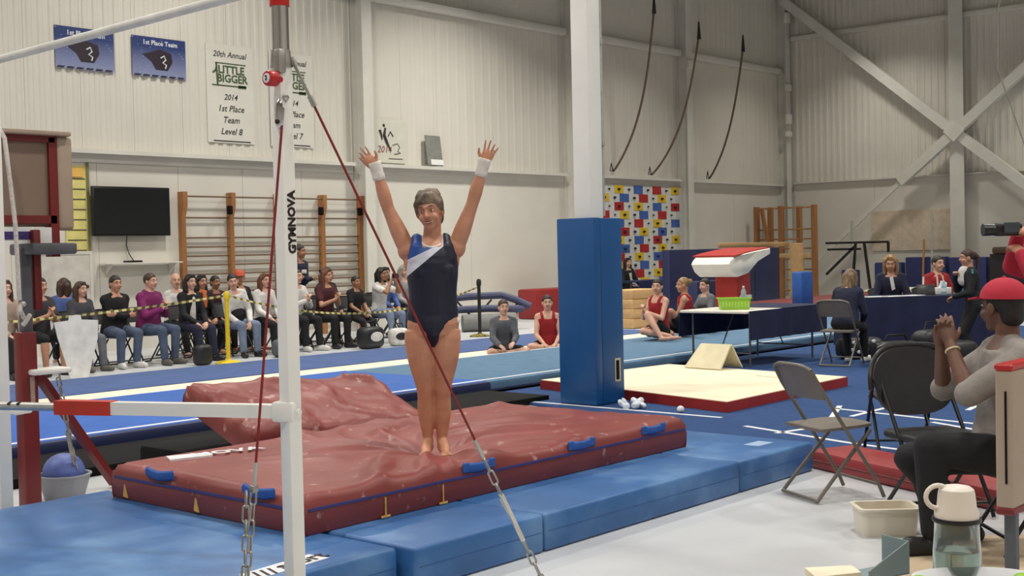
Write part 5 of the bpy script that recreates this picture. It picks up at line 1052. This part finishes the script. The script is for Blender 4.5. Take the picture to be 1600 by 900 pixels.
ld_ = -(Vector((.66, -.751, 0))); MB().tube([V(0, 0, .246 + .034 * math.sin(a)) + ld_ * (.055 + .036 * math.cos(a)) for a in [math.radians(125 - k * 18) for k in range(15)]], .0075, 8).build('carry_loop', MATS['cream_lid'], sub(lid, {'_m': Matrix.Identity(4), 'o': None}))
ob = thing('oval_tray', 'white oval tray with lime green ends on the low table', 'tray', (3.55, 1.385, .546), math.atan2(-.751, .66)); l_ = local(ob)
MB().lathe((0, 0, 0), [(.1, 0), (.105, .004), (.13, .045), (.134, .047), (.134, .041), (.11, .0)], 36, sx=1.3, sy=.72).build('tray', m_white, l_)
for q in (-1, 1): MB().ell((q * .15, 0, .028), (.032, .05, .02)).build('end_grip', m_lime, l_)
bx = thing('document_box', 'grey blue card box standing open on the low table', 'box', (3.58, 1.66, .546), math.atan2(-.751, .66) + .5); l_ = local(bx); m_gb = pm('grey_blue_card', (128, 146, 150), .7, .03)
MB().prism([(-.1, -.03, 0), (.06, -.03, 0), (.06, -.03, .1), (-.1, -.03, .03)], (0, .004, 0)).build('front_panel', m_gb, l_, smooth=False); MB().bb((-.1, -.03, 0), (.06, .08, .004)).build('bottom_panel', m_gb, l_); MB().prism([(.06, -.03, 0), (.06, .08, 0), (.06, .08, .1), (.06, -.03, .1)], (.004, 0, 0)).build('side_panel', m_gb, l_, smooth=False)
tag(MB().prism([(3.49, 1.7, .546), (3.55, 1.76, .546), (3.44, 1.86, .546), (3.36, 1.78, .546)], (0, 0, .02)).build('paper_pad', pm('cream_paper', (232, 222, 196), .8), smooth=False), 'cream paper pad lying at the end of the low table', 'paper')
vp = thing('trimmed_panel', 'upright tan panel with red trim beside the clapping man', 'panel', (5.9, 1.98, 0))
MB().rbox((5.93, 1.985, .69), (.96, .075, .6), .008, 1).build('board', m_ltan, vp); MB().rbox((5.93, 1.985, 1.003), (.97, .08, .03), .008, 1).build('top_trim', m_redpl, vp); MB().rbox((5.93, 1.985, .38), (.97, .08, .035), .008, 1).build('bottom_trim', m_maroon, vp)
for x_ in (5.53, 6.33): MB().rbox((x_, 1.985, .19), (.05, .05, .37), .006, 1).build('leg', m_dgrey, vp)
MB().bb((5.445, 1.972, .5), (5.452, 1.98, .9)).build('joint_gap', m_black, vp)

# ---------------------------------------------------------------- spectators
C_ = cloth
JEAN = C_('jeans', (74, 86, 110)); LJEAN = C_('light_jeans', (112, 126, 150)); BLK = C_('black', (22, 22, 25)); CHAR = C_('charcoal', (58, 56, 60)); WHT = C_('white', (210, 206, 202)); PUR = C_('purple', (120, 30, 92)); NAVYC = C_('navy', (28, 32, 56)); GREY = C_('grey', (112, 112, 116)); MARC = C_('maroon', (74, 30, 38)); BLUC = C_('blue', (70, 92, 150)); ORG = C_('orange', (214, 110, 60)); REDC = C_('red', (150, 28, 34)); DKG = C_('dark_grey', (70, 70, 76)); BEI = C_('beige', (170, 150, 136)); SHW = pm('shoe_white', (206, 204, 200), .6); SHB = pm('shoe_black', (24, 24, 26), .5); SHG = pm('shoe_grey', (96, 90, 84), .7); PALEG = C_('pale_grey', (150, 148, 150))
GR = 'spectators seated along the wall'
first = None
def aud(label, x, y, rz=0, chair=True, **k):
    global first
    k.setdefault('group', GR); k.setdefault('voxel', .0105)
    t = person(label, (x, y, 0), PI + math.radians(rz), **k)
    if chair:
        loc = (x + .0, y + .03, 0); lab = 'black folding chair under the ' + label.split(' seated')[0].split(' clapping')[0].split(' leaning')[0].split(' behind')[0]
        if first is None: first = steel_chair(lab, loc, PI, 'spectator chairs', m_bch, m_bvin)
        else: dup(first, loc, PI, lab)
    return t
F_, B_ = 16.38, 17.28
aud('spectator in a beige top behind the maroon stand', 8.22, F_, s=1.0, hair=('brown', 'long'), top=('shirt', BEI, 'long'), bottom=('trousers', BLK, 1), shoes=SHB)
aud('man in a charcoal tee clapping behind the white cloth', 8.72, F_, arms='clap', s=1.02, hair=('black', 'short'), sk='mid', top=('shirt', CHAR, 'short'), bottom=('shorts', BLK, .55), shoes=SHB, head=(10, 0, 0), smile=True)
aud('person in a blue shirt with brown hair turned to the wall', 9.62, B_, 150, s=.98, hair=('brown', 'bob'), sk='tan', top=('shirt', BLUC, 'short'), bottom=('trousers', BLK, 1), chair=False, seat=.46)
aud('girl with long brown hair and a grey cardigan', 9.33, F_, s=.93, hair=('brown', 'long'), top=('sweater', DKG, 'long'), bottom=('trousers', C_('grey_denim', (96, 98, 108)), 1), shoes=SHG, head=(14, 0, 0), smile=True)
aud('man in a black jacket seated with folded arms', 9.88, F_, arms='fold', s=1.01, wid=1.1, hair=('dark', 'short'), sk='mid', top=('jacket', BLK, 'long'), bottom=('trousers', JEAN, 1), shoes=SHW, belly=.03)
aud('woman in a purple hoodie clapping', 10.44, F_, 10, arms='clap', s=1.03, wid=1.1, hair=('brown', 'tight'), top=('hoodie', PUR, 'long'), bottom=('trousers', JEAN, 1), shoes=SHG, smile=True, head=(8, 0, 0), belly=.03)
aud('bald man in a white collar behind the woman in purple', 11.5, B_, s=1.0, hair=('grey', 'balding'), top=('shirt', WHT, 'long'), bottom=('trousers', BLK, 1), head=(-20, 0, 0), sk='fair')
t = aud('woman in a black blazer over a white top seated', 11.15, F_, arms='lap', s=.99, hair=('black', 'bob'), top=('jacket', BLK, 'long'), bottom=('trousers', NAVYC, 1), shoes=SHB, smile=True)
j = t['joints']; later(MB().cap(j['pel'] + j['upv'] * .1 + j['fwd'] * .09, j['pel'] + j['upv'] * .4 + j['fwd'] * .075, .06, .055).build('white_top', WHT, t['l'], smooth=False), .014, 2)
t = aud('dark haired woman with an orange scarf', 11.98, B_, s=.96, hair=('black', 'bob'), sk='mid', top=('jacket', BLK, 'long'), bottom=('trousers', BLK, 1))
j = t['joints']; MB().tube([j['neck'] + j['rt'] * .07 * math.cos(a) + j['fwd'] * (.07 * math.sin(a)) + j['upv'] * -.01 * math.sin(a) for a in [2 * PI * k / 14 for k in range(14)]], .028, 8, closed=True).build('scarf', ORG, t['l']); MB().tube([j['neck'] + j['fwd'] * .09, j['neck'] + j['fwd'] * .13 - j['upv'] * .12, j['neck'] + j['fwd'] * .13 - j['upv'] * .25], [.03, .04, .03], 8).build('scarf_end', ORG, t['l'])
aud('dark haired spectator in a maroon top behind the woman leaning in', 12.32, B_ + .1, s=.93, hair=('black', 'short'), sk='olive', top=('shirt', MARC, 'long'), bottom=('trousers', BLK, 1))
t = aud('woman leaning in sideways in a white top and light jeans', 11.98, F_ - .05, -8, s=1.0, lean=14, side=9, hair=('dark', 'tight'), top=('shirt', WHT, 'long'), bottom=('trousers', LJEAN, 1), shoes=SHB, head=(-20, 5, 8), arms='lap')
j = t['joints']; later(MB().cap(j['pel'] + j['upv'] * .0 + j['fwd'] * .03 , j['pel'] + j['upv'] * .13 + j['fwd'] * .03, .16, .15).build('black_wrap', BLK, t['l'], smooth=False), .016, 2)
t = aud('man in a black coat with an orange cap behind the leaning woman', 12.74, B_, s=1.02, hair=('dark', 'short'), sk='tan', top=('jacket', BLK, 'long'), bottom=('trousers', BLK, 1), head=(-30, 0, 0))
def cap_on(t, mat, brim=True, k=1.0):
    j = t['joints']; s = j['s'] * k; P_ = lambda x, y, z: j['Hc'] + j['HM'] @ V(x, y, z) * s
    rg = []
    for q in range(7):
        a = q / 6 * PI / 2 * .97; rg.append([P_(.093 * math.cos(a) * math.cos(b), -.014 + .113 * math.cos(a) * math.sin(b), .04 + .095 * math.sin(a)) for b in [2 * PI * i / 20 for i in range(20)]])
    o = MB().rings(rg).build('cap', mat, t['l'], angle=60)
    if brim: MB().prism([P_(x, y, z) for x, y, z in ((-.075, .075, .042), (-.06, .13, .034), (-.03, .165, .03), (.03, .165, .03), (.06, .13, .034), (.075, .075, .042))], j['HM'] @ V(0, 0, .008)).build('brim', mat, sub(o, t['l']), smooth=False)
    MB().ell(P_(0, -.014, .136), [.01, .01, .006]).build('button', mat, sub(o, t['l']))
cap_on(t, pm('orange_cap', (186, 78, 52), .8))
aud('woman in a white top partly hidden by the bar upright', 12.55, F_, s=.96, hair=('auburn', 'long'), top=('shirt', WHT, 'long'), bottom=('trousers', BLK, 1), shoes=SHB)
aud('person in a white sweatshirt clapping beside the bar upright', 13.2, F_, arms='clap', s=1.02, hair=('brown', 'short'), top=('sweater', WHT, 'long'), bottom=('trousers', BLK, 1), shoes=SHW, smile=True, head=(8, 0, 0))
t = aud('man standing in a dark jacket with crossed arms before the wall bars', 14.05, 17.35, 8, chair=False, pose='stand', s=1.06, arms='fold', hair=('dark', 'short'), sk='olive', top=('jacket', NAVYC, 'long'), bottom=('trousers', BLK, 1), shoes=SHB, head=(20, 0, 0))
j = t['joints']; MB().rbox(j['pel'] + j['upv'] * .36 + j['fwd'] * .145, (.12, .02, .07), .01, rz=0).build('badge', WHT, t['l'])
aud('long haired woman in a dark top clapping', 13.83, F_, arms='clap', s=1.01, hair=('auburn', 'long'), sk='mid', top=('shirt', MARC, 'short'), bottom=('trousers', BLK, 1), shoes=SHB, head=(12, 0, 0))
aud('person with black hair behind the long haired woman', 14.62, B_, s=1.02, hair=('black', 'bun'), sk='olive', top=('jacket', BLK, 'long'), bottom=('trousers', BLK, 1), head=(30, 0, 0))
aud('child in a dark tee seated beside the woman with the camera', 14.5, F_, s=.84, seat=.46, hair=('black', 'tight'), sk='olive', top=('shirt', BLK, 'short'), bottom=('trousers', BLK, 1), shoes=SHB, smile=True, arms='lap')
t = aud('woman in a white tee holding up a camera', 15.08, F_, 14, arms='cam', s=1.0, hair=('black', 'bob'), sk='olive', top=('shirt', WHT, 'short'), bottom=('trousers', LJEAN, 1), shoes=SHB, ankles=[((.34, .5, .12), (.3, 1, .9), (.3, 1, -.2)), ((-.08, .42, .085), (0, 1, .8), (0, 1, -.3))])
j = t['joints']; cpos = (j['wr'][1] + j['wr'][-1]) / 2 + j['upv'] * .09 + j['fwd'] * .03; Mw = t['_m']; cw = Mw @ cpos
cmr = thing('compact_camera', 'black compact camera held up by the woman in the white tee', 'camera', tuple(cw), t['o'].rotation_euler.z); MB().rbox((0, 0, 0), (.12, .045, .08), .012).build('camera_body', m_bch, local(cmr)); MB().cyl((0, .02, 0), (0, .065, 0), .03, seg=18).build('lens', m_bch, local(cmr))
aud('dark haired person in a blue top behind the woman with the camera', 16.02, B_, s=.99, hair=('black', 'long'), sk='olive', top=('shirt', BLUC, 'long'), bottom=('trousers', BLK, 1))
aud('silver haired person in a grey top beside the gymnast', 16.5, B_, s=1.03, hair=('silver', 'bob'), top=('shirt', PALEG, 'long'), bottom=('trousers', BLK, 1), head=(-10, 0, 0))
# bags at the spectators' feet
def bag(label, loc, size, mat, rz=0, strap=True, mark=None):
    t = thing('bag', label, 'bag', loc, rz, 'bags at the feet of the spectators'); l_ = local(t); w_, d_, h_ = size
    mb = MB(); mb.rbox((0, 0, h_ / 2), size, min(size) * .35, 3); mb.build('bag_body', mat, l_)
    if strap: MB().tube([(-w_ * .3, 0, h_ * .9), (-w_ * .2, 0, h_ * 1.25), (w_ * .2, 0, h_ * 1.25), (w_ * .3, 0, h_ * .9)], .012, 8).build('strap', m_bch, l_)
    if mark: MB().ell((0, -d_ * .5, h_ * .55), (w_ * .32, .012, h_ * .22)).build('patch', mark, l_)
bag('black backpack with a grey patch at the feet of the woman in the blazer', (10.72, 15.42, 0), (.28, .2, .3), m_bvin, .2, True)
bag('grey bag under the woman in the white top', (12.25, 15.45, 0), (.4, .26, .28), C_('bag_grey', (86, 90, 96)), -.2)
bag('black and white sports bag under the long haired woman', (14.02, 15.45, 0), (.5, .28, .36), m_bvin, .15, True, WHT)
bag('white and black plastic bag under the child in the dark tee', (14.66, 15.45, 0), (.34, .24, .3), WHT, -.3, True, m_bvin)
bag('black bag with a pink mark under the woman with the camera', (15.62, 15.6, 0), (.45, .28, .36), m_bvin, .1, True, C_('pink', (206, 96, 130)))

for k, (bx_, by_) in enumerate(((14.9, 6.75), (14.75, 5.95), (16.0, 6.75))):
    bag(['black kit bag on the carpet in front of the judges table', 'added long black bag filling the shade beside the legs of the standing girl', 'black holdall against the navy cloth of the judges table'][k], (bx_, by_, .026), (.6, .32, .3 + .04 * k), m_bvin, -.6 + .2 * k)
later(bpy.data.objects['plastic_bag'], .009, 1)
# ---------------------------------------------------------------- gymnasts sitting on the floor
GG = 'gymnasts sitting by the tumbling track'
fc = lambda fx, fy: yaw(fx, fy)
person('girl in a grey long sleeved top clapping at the edge of the track', (13.42, 11.98, .045), fc(-.55, -.83), .93, 'floor', lean=4, arms='reach', hair=('brown', 'pony'), top=('shirt', C_('slate', (84, 86, 92)), 'long'), bottom=('shorts', BLK, .3), smile=True, group=GG)
person('girl in a red leotard sitting half behind the blue padding', (14.38, 11.95, .045), fc(-.7, -.7), .96, 'floor', lean=4, arms='lap', hair=('dark', 'bun'), top=('tank', REDC, None), bottom=('shorts', BLK, .2), smile=True, group=GG)
kneel = [((-.34, .16, .07), (-.25, 1, .05), (-1, -.2, -.1)), ((-.32, .34, .07), (-.5, 1, .05), (-1, 0, -.1))]
t = person('girl in a red tank top clapping with folded legs on the track', (15.95, 11.02, .152), fc(-.85, .1), 1.0, 'floor', hip=.15, lean=3, arms='clap', hair=('dark', 'pony'), top=('tank', REDC, None), bottom=('shorts', BLK, .22), ankles=kneel, smile=True, head=(25, 0, 0), group=GG)
person('girl in a red tank top seen from behind with hair tied up', (16.62, 10.98, .152), fc(-.5, .86), 1.0, 'floor', hip=.15, lean=2, arms='lap', hair=('blond', 'bun'), sk='mid', top=('tank', REDC, None), bottom=('shorts', BLK, .3), ankles=[((-.3, .2, .07), (0, 1, .1), (-1, 0, 0)), ((-.2, .4, .07), (-.4, 1, .05), (-1, .2, 0))], head=(20, 0, 0), group=GG)
person('girl in a grey top sitting behind the lime basket', (17.55, 11.15, .152), fc(-.8, .3), .95, 'floor', hip=.15, lean=6, arms='knees', hair=('dark', 'tight'), top=('shirt', GREY, 'long'), bottom=('shorts', BLK, .5), ankles=[((.1, .45, .06), (.3, 1, .6), (0, 1, 0)), ((-.1, .45, .06), (-.3, 1, .6), (0, 1, 0))], head=(10, 0, 0), group=GG)
t = person('woman in a black jacket seated at the dark table before the climbing panel', (25.85, 18.85, 0), PI - .3, 1.0, 'sit', arms='write', hair=('dark', 'long'), top=('jacket', BLK, 'long'), bottom=('trousers', BLK, 1), shoes=SHB)
j = t['joints']; MB().prism([j['pel'] + j['fwd'] * .14 + j['upv'] * .4 + j['rt'] * .05, j['pel'] + j['fwd'] * .15 + j['upv'] * .2, j['pel'] + j['fwd'] * .15 + j['upv'] * .2 - j['rt'] * .06, j['pel'] + j['fwd'] * .14 + j['upv'] * .42 - j['rt'] * .02], j['fwd'] * .012).build('white_lapel', WHT, t['l'], smooth=False)

# ---------------------------------------------------------------- judges, helpers and the man clapping
jr = math.atan2(-jo.y, -jo.x) - PI / 2
q = JP(.98, 1.0, 0); t = person('blond judge in a navy blazer writing at the table', (q.x, q.y, .026), jr - .35, 1.05, 'sit', lean=12, arms='write', hair=('blond', 'curly'), sk='mid', top=('jacket', NAVYC, 'long'), bottom=('trousers', NAVYC, 1), head=(-10, 14, 0), shoes=SHB)
j = t['joints']; MB().prism([j['neck'] + j['fwd'] * .1 - j['upv'] * .03 + j['rt'] * .03, j['neck'] + j['fwd'] * .15 - j['upv'] * .22, j['neck'] + j['fwd'] * .14 - j['upv'] * .2 - j['rt'] * .05, j['neck'] + j['fwd'] * .1 - j['upv'] * .02 - j['rt'] * .02], j['fwd'] * .012).build('white_collar', WHT, t['l'], smooth=False)
q = JP(1.7, 1.0, 0); t = person('judge in a red jacket with white piping at the table', (q.x, q.y, .026), jr, 1.0, 'sit', lean=10, arms='write', hair=('dark', 'tight'), sk='fair', top=('jacket', REDC, 'long'), bottom=('trousers', BLK, 1), smile=True, head=(10, 0, 0), shoes=SHB)
j = t['joints']
for s_ in (1, -1): MB().tube([j['neck'] + j['fwd'] * .09 + j['rt'] * .045 * s_ - j['upv'] * .02, j['neck'] + j['fwd'] * .14 + j['rt'] * .05 * s_ - j['upv'] * .15, j['neck'] + j['fwd'] * .15 + j['rt'] * .045 * s_ - j['upv'] * .32], .013, 6).build('white_piping', WHT, t['l'])
MB().tube([j['sh'][1] + V(.06, 0, .03), j['sh'][1].lerp(j['el'][1], .5) + V(.055, 0, 0), j['el'][1] + V(.05, 0, 0)], .016, 6).build('sleeve_stripe', WHT, t['l'])
for a in (.98, 1.7):
    q = JP(a, 1.05, 0); dup(first, (q.x, q.y, .026), jr, 'black folding chair under the ' + ('blond judge' if a < 1.2 else 'judge in red'))
t = person('girl standing in a black and white tracksuit beside the judges table', (15.4, 5.96, .026), fc(-.5, .86), .86, 'stand', arms='chin', hair=('brown', 'pony'), sk='mid', top=('jacket', BLK, 'long'), bottom=('trousers', BLK, 1), shoes=SHB, head=(10, 4, 0))
j = t['joints']; later(MB().cap(j['pel'] + j['upv'] * .3 + j['fwd'] * .075, j['pel'] + j['upv'] * .4 + j['fwd'] * .06, .085, .08).build('white_front', WHT, t['l'], smooth=False), .012, 2)
MB().tube([j['sh'][-1] + V(-.03, 0, .05), j['sh'][-1] + V(-.062, 0, .0)], .014, 6).build('teal_trim', C_('teal', (40, 130, 120)), t['l'])
ch = person('blond child seen from behind bending over beside the judges table', (14.62, 7.3, .026), fc(.92, .1), .92, 'sit', seat=.46, lean=22, arms='write', hair=('dirty', 'long'), sk='fair', top=('shirt', NAVYC, 'long'), bottom=('trousers', BLK, 1), shoes=SHW, head=(0, 20, 0))
MP = V(6.37, 2.27, 0)
mg = person('man in a grey shirt and red cap clapping on a folding chair', tuple(MP), fc(-.66, .751), 1.1, 'sit', seat=.40, lean=3, arms='clap2', hair=('black', 'cap'), sk='brown', top=('sweater', C_('grey_knit', (138, 132, 126)), 'rolled'), bottom=('trousers', BLK, 1.0), shoes=SHB, voxel=.0065, head=(-62, 0, 0), belly=.03, cloth_e=.018, wid=1.08,
            ankles=[((.14, .16, .085), (.1, 1, .7), (.1, 1, -.28)), ((-.1, .40, .085), (-.1, 1, .9), (-.1, 1, -.28))])
cap_on(mg, pm('red_cap_cotton', (176, 34, 56), .8), True, 1.02)
j = mg['joints']; bw = j['wr'][-1].lerp(j['el'][-1], .12); a_, b_ = frame(j['wr'][-1] - j['el'][-1]); MB().tube(oval(bw, a_, b_, .034, .034, 16), .005, 6, closed=True).build('bracelet', pm('pale_bracelet', (214, 196, 160), .5), mg['l'])
pc = person('person in a red sweater holding up a video camera', (7.62, 2.33, .0), fc(-.66, .751), 1.0, 'stand', arms=((.05, .26, .30), (-.06, .30, .2), 1.0), hair=('dark', 'short'), sk='tan', top=('sweater', C_('crimson', (176, 36, 58)), 'long'), bottom=('trousers', BLK, 1), shoes=SHB, voxel=.008)
j = pc['joints']; cw = pc['_m'] @ ((j['wr'][1] + j['wr'][-1]) / 2 + V(0, .07, .085))
vc = thing('video_camera', 'black video camera held up by the person in red', 'camera', tuple(cw), pc['o'].rotation_euler.z); l_ = local(vc); MB().rbox((0, 0, 0), (.07, .16, .075), .018, 3).build('camera_body', m_bch, l_); MB().cyl((0, .07, 0), (0, .14, 0), .033, .036, 20).build('lens_barrel', m_bch, l_); MB().rbox((-.045, -.01, .01), (.012, .09, .06), .004, 1).build('screen', pm('lcd_grey', (60, 66, 74), .2), l_)
# ---------------------------------------------------------------- turn the remeshed figures into plain meshes
dg = bpy.context.evaluated_depsgraph_get()
baked = []
for o in REMESH:
    me = bpy.data.meshes.new_from_object(o.evaluated_get(dg)); mt = o.data.materials[0]
    baked.append((o, me, mt))
for o, me, mt in baked:
    o.modifiers.clear(); old = o.data; o.data = me; me.materials.clear(); me.materials.append(mt)
    me.polygons.foreach_set('use_smooth', [True] * len(me.polygons)); me.polygons.foreach_set('material_index', [0] * len(me.polygons)); me.update()
